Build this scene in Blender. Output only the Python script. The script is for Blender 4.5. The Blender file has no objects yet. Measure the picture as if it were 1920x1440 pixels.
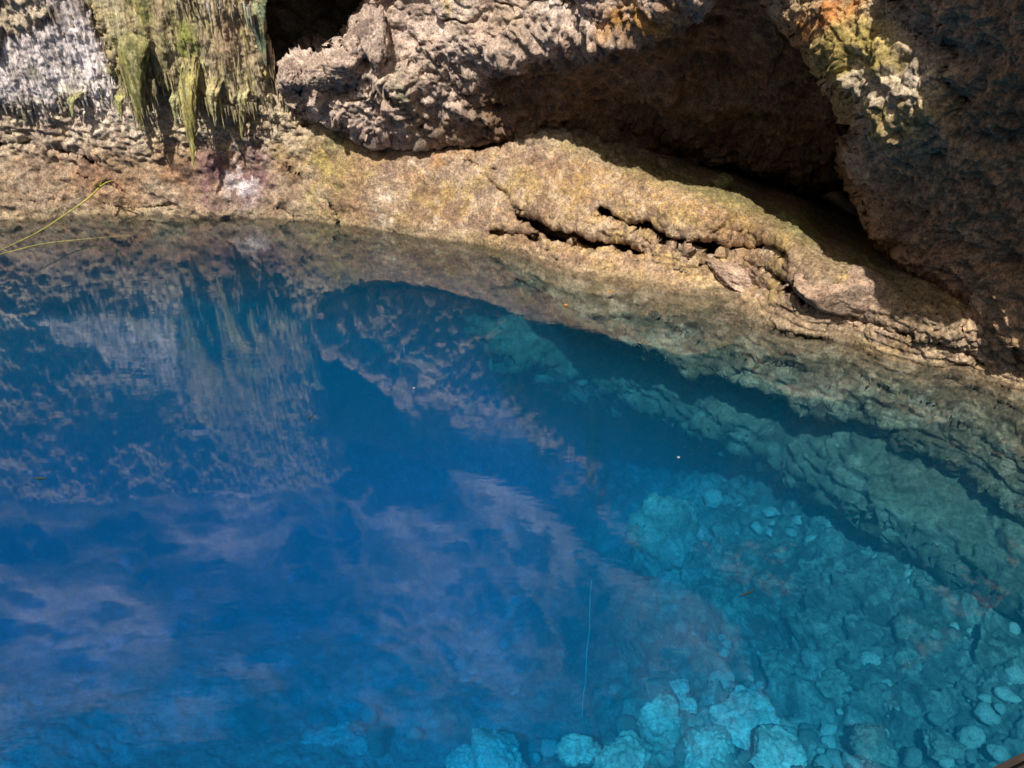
import bpy, math, random
import numpy as np
from mathutils import Vector, Matrix

# ------------------------------------------------------------------ camera, world, sun
sc = bpy.context.scene
COL = bpy.data.collections.new("cenote"); sc.collection.children.link(COL)
CAM_H, FPX, PITCH = 3.0, 1400.0, math.radians(30)
cd = bpy.data.cameras.new("camera"); cam = bpy.data.objects.new("camera", cd)
sc.collection.objects.link(cam); sc.camera = cam
cam.location = (0, 0, CAM_H); cam.rotation_euler = (math.radians(90) - PITCH, 0, 0)
cd.sensor_width = 36.0; cd.lens = 36.0 * FPX / 1920.0
cd.clip_start = 0.05; cd.clip_end = 500

SUN = Vector((0.34, 1.0, -1.45)).normalized()          # direction the light travels
SUN_EL = math.asin(-SUN.z)
world = bpy.data.worlds.new("World"); sc.world = world; world.use_nodes = True
wn = world.node_tree; bg = wn.nodes["Background"]
sky = wn.nodes.new("ShaderNodeTexSky"); sky.sky_type = 'NISHITA'; sky.sun_disc = False
sky.sun_elevation = SUN_EL; sky.sun_rotation = math.atan2(-SUN.x, -SUN.y); sky.dust_density = 5.0; sky.ozone_density = 0.0; sky.air_density = 1.0
wn.links.new(sky.outputs[0], bg.inputs[0]); bg.inputs[1].default_value = 0.05
sd = bpy.data.lights.new("sun", 'SUN'); sd.energy = 5.0; sd.angle = math.radians(0.5); sd.color = (1.0, 0.93, 0.84)
sun = bpy.data.objects.new("sun", sd); sc.collection.objects.link(sun)
sun.rotation_euler = SUN.to_track_quat('-Z', 'Y').to_euler(); sun.location = (-4, -10, 14)
sc.view_settings.view_transform = 'Standard'; sc.view_settings.look = 'None'
sc.view_settings.exposure = 0.12; sc.view_settings.gamma = 1.0; sc.view_settings.use_curve_mapping = False
cy = sc.cycles
cy.max_bounces = 8; cy.diffuse_bounces = 4; cy.glossy_bounces = 3; cy.transparent_max_bounces = 10
cy.volume_bounces = 0; cy.caustics_reflective = False; cy.caustics_refractive = False
cy.use_denoising = True; cy.sample_clamp_indirect = 4.0

# ------------------------------------------------------------------ noise in numpy
rs = np.random.RandomState(7)
PERM = rs.permutation(256).astype(np.int64); PERM = np.concatenate([PERM, PERM, PERM])
GR = rs.normal(size=(256, 3)); GR /= np.linalg.norm(GR, axis=1)[:, None]
JIT = rs.rand(256, 3)
def hsh(i, j, k): return PERM[PERM[PERM[i & 255] + (j & 255)] + (k & 255)]
def perlin(P):
    P = np.asarray(P, float); I = np.floor(P).astype(np.int64); F = P - I
    U = F * F * F * (F * (F * 6 - 15) + 10)
    r = 0.0
    for a in (0, 1):
        wa = U[:, 0] if a else 1 - U[:, 0]
        for b in (0, 1):
            wb = U[:, 1] if b else 1 - U[:, 1]
            for c in (0, 1):
                wc = U[:, 2] if c else 1 - U[:, 2]
                g = GR[hsh(I[:, 0] + a, I[:, 1] + b, I[:, 2] + c)]
                d = g[:, 0] * (F[:, 0] - a) + g[:, 1] * (F[:, 1] - b) + g[:, 2] * (F[:, 2] - c)
                r = r + wa * wb * wc * d
    return r * 1.6
def fbm(P, freq, octs=4, gain=0.5, off=0.0):
    r = 0.0; a = 1.0; f = freq
    for o in range(octs):
        r = r + a * perlin(P * f + off + 17.3 * o); a *= gain; f *= 2.03
    return r
def ridged(P, freq, octs=4, gain=0.5, off=0.0):
    r = 0.0; a = 1.0; f = freq
    for o in range(octs):
        r = r + a * (1 - 2.2 * np.abs(perlin(P * f + off + 9.1 * o))); a *= gain; f *= 2.07
    return r
def worley(P, freq, off=0.0, second=False):
    P = P * freq + off; I = np.floor(P).astype(np.int64); F = P - I
    best = np.full(len(P), 9.0); b2 = np.full(len(P), 9.0)
    for a in (-1, 0, 1):
        for b in (-1, 0, 1):
            for c in (-1, 0, 1):
                J = JIT[hsh(I[:, 0] + a, I[:, 1] + b, I[:, 2] + c)]
                d = (J[:, 0] + a - F[:, 0]) ** 2 + (J[:, 1] + b - F[:, 1]) ** 2 + (J[:, 2] + c - F[:, 2]) ** 2
                if second: b2 = np.minimum(b2, np.maximum(best, d))
                best = np.minimum(best, d)
    if second: return np.sqrt(best), np.sqrt(b2)
    return np.sqrt(best)
def wcell(P, freq, off=0.0):
    P = P * freq + off; I = np.floor(P).astype(np.int64); F = P - I
    b1 = np.full(len(P), 9.0); b2 = np.full(len(P), 9.0); rn = np.zeros(len(P)); tilt = np.zeros(len(P))
    for a in (-1, 0, 1):
        for b in (-1, 0, 1):
            for c in (-1, 0, 1):
                h = hsh(I[:, 0] + a, I[:, 1] + b, I[:, 2] + c); J = JIT[h]; dx = F[:, 0] - J[:, 0] - a; dy = F[:, 1] - J[:, 1] - b; dz = F[:, 2] - J[:, 2] - c
                d = dx * dx + dy * dy + dz * dz; m = d < b1; b2 = np.where(m, b1, np.minimum(b2, d))
                g = GR[(h * 7 + 3) & 255]; rn = np.where(m, (h % 64) / 64.0, rn); tilt = np.where(m, g[:, 0] * dx + g[:, 1] * dy + g[:, 2] * dz, tilt); b1 = np.where(m, d, b1)
    e = np.sqrt(b2) - np.sqrt(b1); return rn, tilt, e
def blocks(P, freq, off=0.0, soft=0.12):        # broken angular faces: every cell its own height and tilt
    r, t, e = wcell(P + 0.18 / freq * np.stack([perlin(P * freq * 2 + 3), perlin(P * freq * 2 + 13), perlin(P * freq * 2 + 23)], -1), freq, off)
    return (r - 0.35 + 1.1 * t) * sstep(0, soft, e) - 0.15 * (1 - sstep(0, soft * .6, e))
def knobs(P, freq, R=0.75, off=0.0):
    d = worley(P, freq, off); return np.sqrt(np.clip(1 - (d / R) ** 2, 0, 1))
def sstep(a, b, x):
    t = np.clip((x - a) / (b - a), 0, 1); return t * t * (3 - 2 * t)

# ------------------------------------------------------------------ pixel <-> place
CP, SP = math.cos(PITCH), math.sin(PITCH)
def rays(px, py):
    px = np.asarray(px, float); py = np.asarray(py, float)
    return px - 960, FPX * CP + (720 - py) * SP, -FPX * SP + (720 - py) * CP
def at(px, py, Y):
    dx, dy, dz = rays(px, py); t = np.asarray(Y, float) / dy
    return np.stack([dx * t, dy * t, CAM_H + dz * t], -1)
def y_of(px, py, z):
    dx, dy, dz = rays(px, py); return (z - CAM_H) / dz * dy
def rbf(ctrl):
    pts = []
    for c in ctrl:
        px, py, v = c[0], c[1], c[2]
        Y = v if len(c) > 3 else float(y_of(px, py, v))    # (px,py,z) or (px,py,Y,'Y')
        pts.append((px / 100, py / 100, Y))
    A = np.array(pts); n = len(A)
    d = np.hypot(A[:, None, 0] - A[None, :, 0], A[:, None, 1] - A[None, :, 1])
    K = np.where(d > 0, d * d * np.log(d + 1e-12), 0) + np.eye(n) * 0.15
    Pm = np.c_[np.ones(n), A[:, :2]]
    M = np.block([[K, Pm], [Pm.T, np.zeros((3, 3))]])
    w = np.linalg.solve(M, np.r_[A[:, 2], 0, 0, 0])
    def f(px, py):
        x = np.asarray(px) / 100; y = np.asarray(py) / 100
        r = w[n] + w[n + 1] * x + w[n + 2] * y
        for i in range(n):
            q = (x - A[i, 0]) ** 2 + (y - A[i, 1]) ** 2
            r = r + w[i] * 0.5 * q * np.log(q + 1e-12)
        return r
    return f
def seg_dist(px, py, pts, closed=False):
    d = np.full(np.shape(px), 1e9); n = len(pts)
    for i in range(n if closed else n - 1):
        ax, ay = pts[i][:2]; bx, by = pts[(i + 1) % n][:2]
        vx, vy = bx - ax, by - ay; L = vx * vx + vy * vy + 1e-9
        t = np.clip(((px - ax) * vx + (py - ay) * vy) / L, 0, 1)
        d = np.minimum(d, np.hypot(px - ax - t * vx, py - ay - t * vy))
    return d
def sdf(px, py, poly):
    d = seg_dist(px, py, poly, True); ins = np.zeros(np.shape(px), bool); n = len(poly)
    for i in range(n):
        ax, ay = poly[i]; bx, by = poly[(i + 1) % n]
        c = (ay > py) != (by > py)
        with np.errstate(divide='ignore', invalid='ignore'):
            xi = (bx - ax) * (py - ay) / ((by - ay) if by != ay else 1e-9) + ax
        ins ^= c & (px < xi)
    return np.where(ins, d, -d)
def blob(px, py, cx, cy, rx, ry, rot=0.0):
    c, s = math.cos(rot), math.sin(rot); x = px - cx; y = py - cy
    u = (x * c + y * s) / rx; v = (-x * s + y * c) / ry
    return np.exp(-(u * u + v * v))

# ------------------------------------------------------------------ objects
def tag(o, label=None, cat=None, group=None, kind=None):
    if label: o['label'] = label
    if cat: o['category'] = cat
    if group: o['group'] = group
    if kind: o['kind'] = kind
    return o
def mesh_from(name, V, F, mat, cols=None, smooth=True):
    me = bpy.data.meshes.new(name); V = np.asarray(V, np.float32); F = np.asarray(F, np.int32)
    k = F.shape[1]
    me.vertices.add(len(V)); me.vertices.foreach_set("co", V.ravel())
    me.loops.add(F.size); me.loops.foreach_set("vertex_index", F.ravel())
    me.polygons.add(len(F)); me.polygons.foreach_set("loop_start", np.arange(0, F.size, k, dtype=np.int32))
    me.polygons.foreach_set("loop_total", np.full(len(F), k, np.int32))
    me.polygons.foreach_set("use_smooth", np.full(len(F), smooth, bool))
    me.update(calc_edges=True); me.validate()
    if cols is not None:
        ca = me.color_attributes.new("tint", 'FLOAT_COLOR', 'POINT')
        c4 = np.ones((len(V), 4), np.float32); c4[:, :3] = np.clip(cols, 0.005, 0.95)
        ca.data.foreach_set("color", c4.ravel())
    if mat: me.materials.append(mat)
    return me
def link(name, me, parent=None):
    o = bpy.data.objects.new(name, me); COL.objects.link(o); o.parent = parent; return o

# ------------------------------------------------------------------ materials
def rock_material(name, speck=1.0, bump=0.5, rough=0.85, scale=1.0, flute=0.0, wet=0.0):
    m = bpy.data.materials.new(name); m.use_nodes = True; nt = m.node_tree; N = nt.nodes; L = nt.links
    b = N["Principled BSDF"]; b.inputs["Roughness"].default_value = rough
    b.inputs["Specular IOR Level"].default_value = 0.25 + wet
    a = N.new("ShaderNodeAttribute"); a.attribute_name = "tint"
    g = N.new("ShaderNodeTexCoord"); mp = N.new("ShaderNodeMapping"); L.new(g.outputs["Object"], mp.inputs[0])
    if flute: mp.inputs["Scale"].default_value = (1, 1, 1 - flute)
    def noise(sc_, det, rgh=0.6):
        n = N.new("ShaderNodeTexNoise"); n.inputs["Scale"].default_value = sc_ * scale
        n.inputs["Detail"].default_value = det; n.inputs["Roughness"].default_value = rgh
        L.new(mp.outputs[0], n.inputs["Vector"]); return n
    def ramp(src, stops):
        r = N.new("ShaderNodeValToRGB"); e = r.color_ramp.elements
        e[0].position, e[0].color = stops[0][0], (*stops[0][1], 1); e[1].position, e[1].color = stops[1][0], (*stops[1][1], 1)
        for p, c in stops[2:]:
            q = e.new(p); q.color = (*c, 1)
        L.new(src, r.inputs[0]); return r
    def mul(c1, c2, f=1.0):
        x = N.new("ShaderNodeMix"); x.data_type = 'RGBA'; x.blend_type = 'MULTIPLY'; x.inputs[0].default_value = f
        L.new(c1, x.inputs[6]); L.new(c2, x.inputs[7]); return x.outputs[2]
    n1 = noise(9, 6, 0.7); n2 = noise(42, 4, 0.75); n3 = noise(2.3, 4)
    r1 = ramp(n1.outputs[0], [(0.32, (0.42, 0.39, 0.37)), (0.66, (1.4, 1.33, 1.22)), (0.5, (0.95, 0.94, 0.93))])
    r2 = ramp(n2.outputs[0], [(0.36, (0.42, 0.39, 0.37)), (0.66, (1.55, 1.5, 1.38)), (0.5, (1, 1, 1))])
    r3 = ramp(n3.outputs[0], [(0.35, (0.85, 0.78, 0.74)), (0.65, (1.08, 1.08, 1.1))])
    n4 = noise(150, 2, 0.6); r4 = ramp(n4.outputs[0], [(0.36, (0.55, 0.53, 0.5)), (0.66, (1.4, 1.38, 1.3)), (0.5, (1, 1, 1))])
    c = mul(a.outputs["Color"], r1.outputs[0], 0.8 * speck); c = mul(c, r4.outputs[0], 0.7 * speck); c = mul(c, r2.outputs[0], 0.9 * speck); c = mul(c, r3.outputs[0], 0.8)
    L.new(c, b.inputs["Base Color"])
    bp = N.new("ShaderNodeBump"); bp.inputs["Strength"].default_value = bump; bp.inputs["Distance"].default_value = 0.03
    ad = N.new("ShaderNodeMath"); ad.operation = 'MULTIPLY_ADD'; L.new(n2.outputs[0], ad.inputs[0]); ad.inputs[1].default_value = 0.45
    nb = noise(24, 5, 0.65); L.new(nb.outputs[0], ad.inputs[2]); L.new(ad.outputs[0], bp.inputs["Height"])
    L.new(bp.outputs[0], b.inputs["Normal"])
    return m
M_rock = rock_material("limestone", 1.0, 0.6)
M_flow = rock_material("flowstone", 0.9, 0.6, flute=0.8)
M_sub = rock_material("submerged_limestone", 0.7, 0.4, rough=1.0, scale=0.7)
M_wet = rock_material("wet_limestone", 0.9, 0.5, rough=0.6, wet=0.15)

def plain(name, col, rough=0.7):
    m = bpy.data.materials.new(name); m.use_nodes = True; nt = m.node_tree; b = nt.nodes["Principled BSDF"]
    b.inputs["Roughness"].default_value = rough
    n = nt.nodes.new("ShaderNodeTexNoise"); n.inputs["Scale"].default_value = 14; n.inputs["Detail"].default_value = 4
    r = nt.nodes.new("ShaderNodeValToRGB"); r.color_ramp.elements[0].position = 0.3; r.color_ramp.elements[1].position = 0.7
    r.color_ramp.elements[0].color = (*[c * 0.6 for c in col], 1); r.color_ramp.elements[1].color = (*[min(1, c * 1.25) for c in col], 1)
    nt.links.new(n.outputs[0], r.inputs[0]); nt.links.new(r.outputs[0], b.inputs["Base Color"]); return m
M_grass = plain("yellow_grass", (0.55, 0.50, 0.10)); M_dark = plain("dark_wood", (0.035, 0.025, 0.02))
M_fish = plain("fish_skin", (0.04, 0.04, 0.035)); M_rope = plain("pale_rope", (0.4, 0.42, 0.38), 0.9)
M_bar = plain("dark_bar", (0.03, 0.03, 0.03))
M_foam = plain("froth", (0.35, 0.36, 0.36), 0.3); M_fleck = plain("mirrored_orange", (0.45, 0.22, 0.06))  # the orange is for flecks that stand for mirrored rock

# ------------------------------------------------------------------ sheet builder: rock bodies with real depth
def sheet(name, box, step, depth, disp, color, mat, poly=None, edge=14, edge_in=10, skirt=0.09, round_d=0.25,
          wob=6.0, wobf=(1 / 40., 1 / 40.), grooves=(), Ymod=None, keep=None):
    x0, y0, x1, y1 = box
    xs = np.arange(x0, x1 + step, step, float); ys = np.arange(y0, y1 + step, step, float)
    PX, PY = np.meshgrid(xs, ys); nx, ny = len(xs), len(ys); px = PX.ravel(); py = PY.ravel()
    Y = depth(px, py)
    Q = np.c_[px, py, np.full_like(px, len(name) * 3.7)]
    if poly is not None:
        s = sdf(px, py, poly)
        s = s + wob * (fbm(Q * np.array([wobf[0], wobf[1], 1]), 1.0, 4, 0.6))
        mask = s > -edge
        k = np.clip(-s, 0, None)
        Y = Y + skirt * k + round_d * np.where(s < edge_in, 1 - np.sqrt(np.clip(1 - ((edge_in - np.clip(s, 0, edge_in)) / edge_in) ** 2, 0, 1)), 0)
    else:
        s = np.full_like(px, 999.); mask = np.ones_like(px, bool)
    if keep is not None: mask = mask & keep(px, py)
    for pts, w, dpt in grooves:
        wq = w * (1 + 0.9 * perlin(Q * 0.035 + 4.2)) + 3.0 * perlin(Q * 0.11)
        wq = np.clip(wq, 0.6, None)
        dd = seg_dist(px + 5 * perlin(Q * 0.05), py + 5 * perlin(Q * 0.05 + 40), pts)
        Y = Y + dpt * (1 - sstep(0.7, 1.0, dd / wq))
    if Ymod is not None: Y = Ymod(px, py, Y)
    P = at(px, py, Y)
    G = P.reshape(ny, nx, 3); du = np.gradient(G, axis=1); dv = np.gradient(G, axis=0)
    Nn = np.cross(dv, du).reshape(-1, 3); Nn /= np.linalg.norm(Nn, axis=1)[:, None] + 1e-9
    flip = (Nn * (P - np.array([0, 0, CAM_H]))).sum(1) > 0; Nn[flip] *= -1
    # displacement direction: mix of the coarse normal and the way to the open side
    idx = np.nonzero(mask)[0]
    d = np.zeros(len(px)); C = np.zeros((len(px), 3))
    d[idx] = disp(P[idx], px[idx], py[idx], s[idx]); C[idx] = color(P[idx], px[idx], py[idx], Nn[idx], d[idx])
    P = P + Nn * d[:, None]
    ok = mask.reshape(ny, nx)
    q = ok[:-1, :-1] & ok[1:, :-1] & ok[:-1, 1:] & ok[1:, 1:]
    I = np.arange(nx * ny).reshape(ny, nx)
    F = np.stack([I[:-1, :-1][q], I[1:, :-1][q], I[1:, 1:][q], I[:-1, 1:][q]], -1)
    used = np.unique(F); re = np.full(nx * ny, -1, np.int64); re[used] = np.arange(len(used))
    me = mesh_from(name, P[used], re[F], mat, C[used])
    return link(name, me)

def mixc(C, w, col):
    w = np.clip(w, 0, 1)[:, None]; return C * (1 - w) + np.array(col)[None, :] * w
def brk(P, f=3.0, off=0.0, lo=-0.35, hi=0.35):
    return sstep(lo, hi, fbm(P, f, 4, 0.6, off))

def saw(P, f, off=0.0):       # bedding planes: thin slabs whose lower edge juts out
    l = (P[:, 2] * f + 1.1 * perlin(P * 1.1 + off) + 0.35 * perlin(P * 5.0 + off) + off) % 1
    return (1 - l) * sstep(0, 0.14, l)
TAN = (0.44, 0.31, 0.19); LILAC = (0.74, 0.62, 0.55); YEL = (0.46, 0.40, 0.11); GREEN = (0.20, 0.24, 0.07)
BROWN = (0.25, 0.165, 0.10); WHITE = (0.78, 0.74, 0.74); PURP = (0.24, 0.15, 0.16); ORANGE = (0.56, 0.27, 0.08); GREY = (0.42, 0.37, 0.30)

# ------------------------------------------------------------------ SETTING: lower wall and bank
WL = [(-150, 412, 0), (0, 411, 0), (180, 399, 0), (400, 408, 0), (560, 408, 0), (640, 416, 0), (740, 435, 0), (840, 450, 0), (910, 460, 0),
      (1000, 490, 0), (1200, 548, 0), (1400, 592, 0), (1600, 646, 0), (1750, 684, 0), (1900, 730, 0), (2060, 780, 0)]
wall_c = WL + [(-150, 280, 9.6, 'Y'), (-150, 100, 9.3, 'Y'), (-150, -60, 9.1, 'Y'), (-450, 100, 9.0, 'Y'), (-450, -250, 8.6, 'Y'), (-150, -300, 8.8, 'Y'), (250, -300, 9.15, 'Y'), (450, -300, 9.35, 'Y'), (-450, 410, 9.2, 'Y'), (0, 290, 9.75, 'Y'), (0, 100, 9.55, 'Y'), (0, -60, 9.3, 'Y'),
    (250, 290, 9.8, 'Y'), (250, 100, 9.75, 'Y'), (250, -60, 9.5, 'Y'), (450, 300, 9.75, 'Y'), (450, 150, 9.66, 'Y'), (450, -60, 9.6, 'Y'),
    (600, 300, 9.65, 'Y'), (600, 180, 9.8, 'Y'), (600, 100, 10.2, 'Y'), (720, 260, 9.5, 'Y'), (850, 300, 9.15, 'Y'), (850, 380, 8.95, 'Y'),
    (700, 80, 10.6, 'Y'), (850, 150, 10.2, 'Y'), (1000, 300, 8.75, 'Y'), (1000, 400, 0.45), (1000, 455, 0.17), (1000, 220, 9.1, 'Y'),
    (1200, 330, 0.97), (1200, 420, 0.52), (1200, 495, 0.12), (1200, 260, 9.4, 'Y'), (1330, 350, 0.9), (1330, 305, 9.6, 'Y'), (1430, 335, 9.9, 'Y'),
    (1400, 375, 0.8), (1400, 440, 0.5), (1400, 520, 0.15), (1500, 400, 0.75), (1530, 370, 9.9, 'Y'), (1600, 490, 0.65), (1600, 560, 0.36), (1600, 612, 0.09),
    (1630, 420, 9.4, 'Y'), (1720, 540, 0.55), (1800, 575, 0.55), (1800, 630, 0.33), (1800, 670, 0.08), (1950, 640, 0.45), (1950, 705, 0.16),
    (1800, 450, 8.0, 'Y'), (1950, 500, 6.3, 'Y'), (2060, 640, 0.6), (2060, 720, 0.35),
    (1200, 600, -0.26), (1400, 650, -0.24), (1400, 700, -0.45), (1600, 710, -0.26), (1600, 770, -0.48), (1800, 780, -0.25), (1800, 870, -0.6),
    (1950, 850, -0.28), (1950, 985, -0.75), (1050, 590, -0.4), (900, 520, -0.5), (0, 480, -0.55), (400, 480, -0.6), (700, 500, -0.6),
    (-150, 600, -1.5), (0, 600, -1.6), (400, 600, -1.6), (700, 600, -1.4), (900, 620, -1.2)]
wall_f = rbf(wall_c)
wall_poly = [(-600, -500), (2200, -400), (2200, 1120), (2060, 1050), (1920, 975), (1810, 885), (1700, 830), (1620, 780), (1500, 752), (1400, 715), (1290, 690),
             (1180, 634), (1060, 580), (960, 530), (860, 492), (700, 468), (500, 450), (200, 442), (-600, 456)]
GROOVES = [([(972, 408), (1010, 422), (1040, 438), (1085, 444), (1110, 456), (1150, 458), (1190, 466)], 12, 0.7), ([(1000, 436), (1060, 456), (1120, 470)], 5, 0.25),
           ([(1130, 402), (1180, 420), (1220, 430), (1250, 445), (1285, 452), (1310, 468), (1340, 482)], 11, 0.65), ([(1210, 452), (1270, 470), (1330, 500)], 5, 0.25),
           ([(1300, 452), (1345, 460), (1385, 470), (1430, 466), (1470, 478)], 10, 0.65), ([(1350, 520), (1420, 540), (1500, 556)], 5, 0.2), ([(1440, 612), (1540, 640), (1640, 668)], 4, 0.12), ([(1700, 540), (1745, 575), (1800, 610)], 4, 0.14),
           ([(925, 435), (985, 440), (1010, 450)], 7, 0.22),
           ([(1440, 500), (1480, 535), (1505, 560)], 11, 0.35),
           ([(1505, 565), (1590, 590), (1700, 630), (1790, 650), (1860, 690)], 7, 0.2),
           ([(1690, 545), (1700, 580)], 6, 0.2),
           ([(1240, 585), (1340, 600), (1400, 612), (1460, 630), (1560, 640)], 6, 0.16),
           ([(1200, 575), (1300, 640), (1440, 690), (1600, 700), (1750, 760), (1920, 860)], 4, 0.08),
           ([(1400, 668), (1500, 690), (1560, 720), (1700, 740), (1800, 800)], 4, 0.10),
           ([(1750, 700), (1850, 740), (1930, 790)], 10, 0.3),
           ([(640, 262), (700, 262), (800, 270), (900, 278), (960, 262)], 9, 0.35),
           ([(520, 300), (560, 325), (600, 350), (640, 410)], 4, 0.12),
           ([(0, 262), (60, 268), (120, 282), (180, 300)], 7, 0.2),
           ([(200, 382), (260, 392), (330, 384)], 2.5, 0.06), ([(500, 380), (560, 405)], 2.5, 0.06), ([(150, 330), (230, 352)], 3, 0.06),
           ([(40, 374), (110, 376)], 2.5, 0.06), ([(910, 330), (960, 380), (985, 395)], 4, 0.08), ([(870, 300), (930, 320)], 4, 0.08),
           ([(1150, 400), (1190, 425)], 4, 0.1), ([(560, 240), (620, 235), (640, 250)], 5, 0.15)]
def wall_disp(P, px, py, s):
    left = 1 - sstep(500, 640, px); up = 1 - sstep(180, 300, py); uw = sstep(0.0, -0.25, P[:, 2])
    bank = sstep(600, 760, px); d = (0.10 - 0.075 * bank) * fbm(P, 1.1, 3) + (0.035 - 0.026 * bank) * ridged(P, 4, 4, 0.55) + bank * 0.006 * ridged(P, 18, 3, .65)
    Pv = P * np.array([1, 1, 0.16])
    d += left * up * (0.045 * fbm(Pv, 5.0, 4, 0.6, 3.0) + 0.02 * ridged(Pv, 14.0, 2))
    d += left * (sstep(170, 215, py) * (1 - sstep(280, 330, py))) * (0.024 * ridged(P * np.array([1, 1, 2.0]), 5.0, 4, 0.6) + 0.02 * knobs(P, 20))
    pop = np.clip(blob(px, py, 1040, 255, 130, 45, 0.3) * 1.3 + blob(px, py, 1200, 330, 240, 25, 0.35) * 0.6 + 0.5 * blob(px, py, 1250, 470, 300, 22, 0.25)
                  + blob(px, py, 1800, 600, 150, 45, 0.5) * 1.1 + blob(px, py, 600, 230, 120, 30) * 0.7 + 0.15, 0, 1) * (1 - uw)
    gd = np.minimum(seg_dist(px, py, GROOVES[0][0]), np.minimum(seg_dist(px, py, GROOVES[1][0]), seg_dist(px, py, [(1340, 455), (1455, 470)])))
    pop = np.clip(pop + 0.8 * np.exp(-((gd - 26) / 14.0) ** 2) * (1 - uw), 0, 1)
    d += pop * 0.036 * knobs(P, 15.0) * (0.5 + 0.8 * knobs(P, 32.0, 0.8, 3))
    cr = fbm(P * np.array([1, 1, 2.2]), 6.0, 3, 0.5, 11)
    d -= (1 - uw) * 0.022 * (1 - sstep(0.0, 0.05, np.abs(cr))) * sstep(0.0, 0.4, perlin(P * 1.7 + 5))
    d += uw * (0.028 * ridged(P * np.array([1, 1, 4.0]), 3.0, 4, 0.6) - 0.015)
    lay = (P[:, 2] * 14 + 1.5 * perlin(P * 1.5)) ; d += uw * sstep(1000, 1200, px) * 0.018 * (np.abs((lay % 1) - 0.5) * 2)
    d += uw * sstep(900, 1150, px) * (0.045 * saw(P, 7.0) + 0.012 * saw(P, 22.0, 4) + 0.035 * blocks(P * np.array([1, 1, 2.0]), 4.0, 9))
    d += (1 - uw) * sstep(900, 1150, px) * sstep(430, 520, py + 0.35 * (1400 - px)) * (0.018 * saw(P, 13.0, 2) + 0.022 * blocks(P, 4.5, 7, .07))
    d += (1 - uw) * sstep(620, 760, px) * 0.012 * blocks(P, 1.6, 17, .03)
    return d * np.where(s > 0, 1, 0.6)
def wall_color(P, px, py, N, d):
    n = len(px); C = np.tile(np.array((0.38, 0.27, 0.17)), (n, 1))
    C = mixc(C, 0.55 * brk(P, 1.3, 2), GREY); C = mixc(C, 0.35 * brk(P, 3.5, 8, 0, 0.5), BROWN)
    up = 1 - sstep(240, 300, py)
    C = mixc(C, up * (1 - sstep(600, 660, px)) * 0.8, (0.58, 0.51, 0.37))
    C = mixc(C, blob(px, py, 120, 140, 150, 110) * (0.35 + 0.8 * brk(P * np.array([1, 1, .3]), 2.5, 1)), WHITE)
    C = mixc(C, blob(px, py, 60, 60, 160, 40, -0.1) * 0.5 * brk(P, 4), BROWN)  # top-left cast-shadow streak put into the colour
    C = mixc(C, blob(px, py, 240, 330, 120, 40) * brk(P, 2.5, 4) * 0.8, (0.40, 0.22, 0.13))
    C = mixc(C, blob(px, py, 400, 340, 38, 70) * (0.4 + brk(P, 3.5, 4)) * 0.9, PURP); C = mixc(C, blob(px, py, 475, 330, 38, 60) * (0.4 + brk(P, 3.5, 4)) * 0.9, PURP)
    C = mixc(C, blob(px, py, 455, 325, 28, 50) * 1.5 * brk(P * np.array([1, 1, .3]), 7, 6, 0.0, 0.3), (0.7, 0.66, 0.72))
    C = mixc(C, (blob(px, py, 620, 330, 36, 75) * 1.3 + blob(px, py, 545, 292, 26, 20)) * (0.1 + 0.75 * brk(P, 4, 9)), (0.42, 0.38, 0.13))
    C = mixc(C, blob(px, py, 800, 300, 130, 55) * (0.2 + 0.7 * brk(P, 2, 3)), (0.42, 0.25, 0.13))
    C = mixc(C, blob(px, py, 635, 265, 25, 28) * 0.9, (0.26, 0.27, 0.14))
    C = mixc(C, (blob(px, py, 725, 400, 16, 45) + 0.7 * blob(px, py, 822, 400, 8, 50)) * 1.6 * brk(P, 9, 2, 0.05, 0.3), (0.72, 0.66, 0.55))
    C = mixc(C, blob(px, py, 1350, 400, 260, 55, 0.25) * 0.75, (0.50, 0.32, 0.15))
    C = mixc(C, blob(px, py, 1120, 380, 130, 60, 0.2) * 0.55 * (0.4 + brk(P, 5, 1)), (0.50, 0.33, 0.12))
    C = mixc(C, blob(px, py, 1030, 240, 100, 30, 0.3) * 0.8, (0.55, 0.50, 0.42))
    C = mixc(C, blob(px, py, 1080, 470, 150, 9, 0.08) * 1.2 * brk(P, 4, 5, -0.3, 0.2), (0.66, 0.50, 0.20))
    C = mixc(C, blob(px, py, 1270, 530, 260, 35, 0.3) * 0.75, (0.56, 0.39, 0.25))
    C = mixc(C, blob(px, py, 1750, 620, 180, 40, 0.45) * 0.7, (0.54, 0.43, 0.31))
    C = mixc(C, sstep(640, 760, px) * sstep(0.0, 0.3, fbm(P, 14, 3, .6, 5)) * 0.55, (0.30, 0.23, 0.19)); C = mixc(C, sstep(640, 760, px) * sstep(0.15, 0.4, fbm(P, 7, 4, .65, 25)) * 0.5, (0.62, 0.50, 0.36))
    C = mixc(C, sstep(8.6, 9.2, P[:, 1]) * sstep(1180, 1300, px), (0.19, 0.125, 0.08))  # cave shade painted in: darker brown toward the back
    C = mixc(C, sstep(560, 700, px) * brk(P, 1.1, 55, 0.0, 0.5) * 0.55, (0.26, 0.19, 0.115)); C = mixc(C, brk(P, 2.4, 75, 0.1, 0.5) * 0.5 * sstep(500, 700, px), (0.44, 0.33, 0.13)); C = mixc(C, sstep(0.2, 0.45, fbm(P, 3.0, 5, .65, 91)) * 0.5, (0.20, 0.135, 0.11))
    mossy = blob(px, py, 1300, 350, 230, 22, 0.33) + blob(px, py, 1520, 420, 60, 40) + blob(px, py, 1640, 520, 110, 25, 0.5)
    C = mixc(C, mossy * 0.8, (0.22, 0.22, 0.09))
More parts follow.
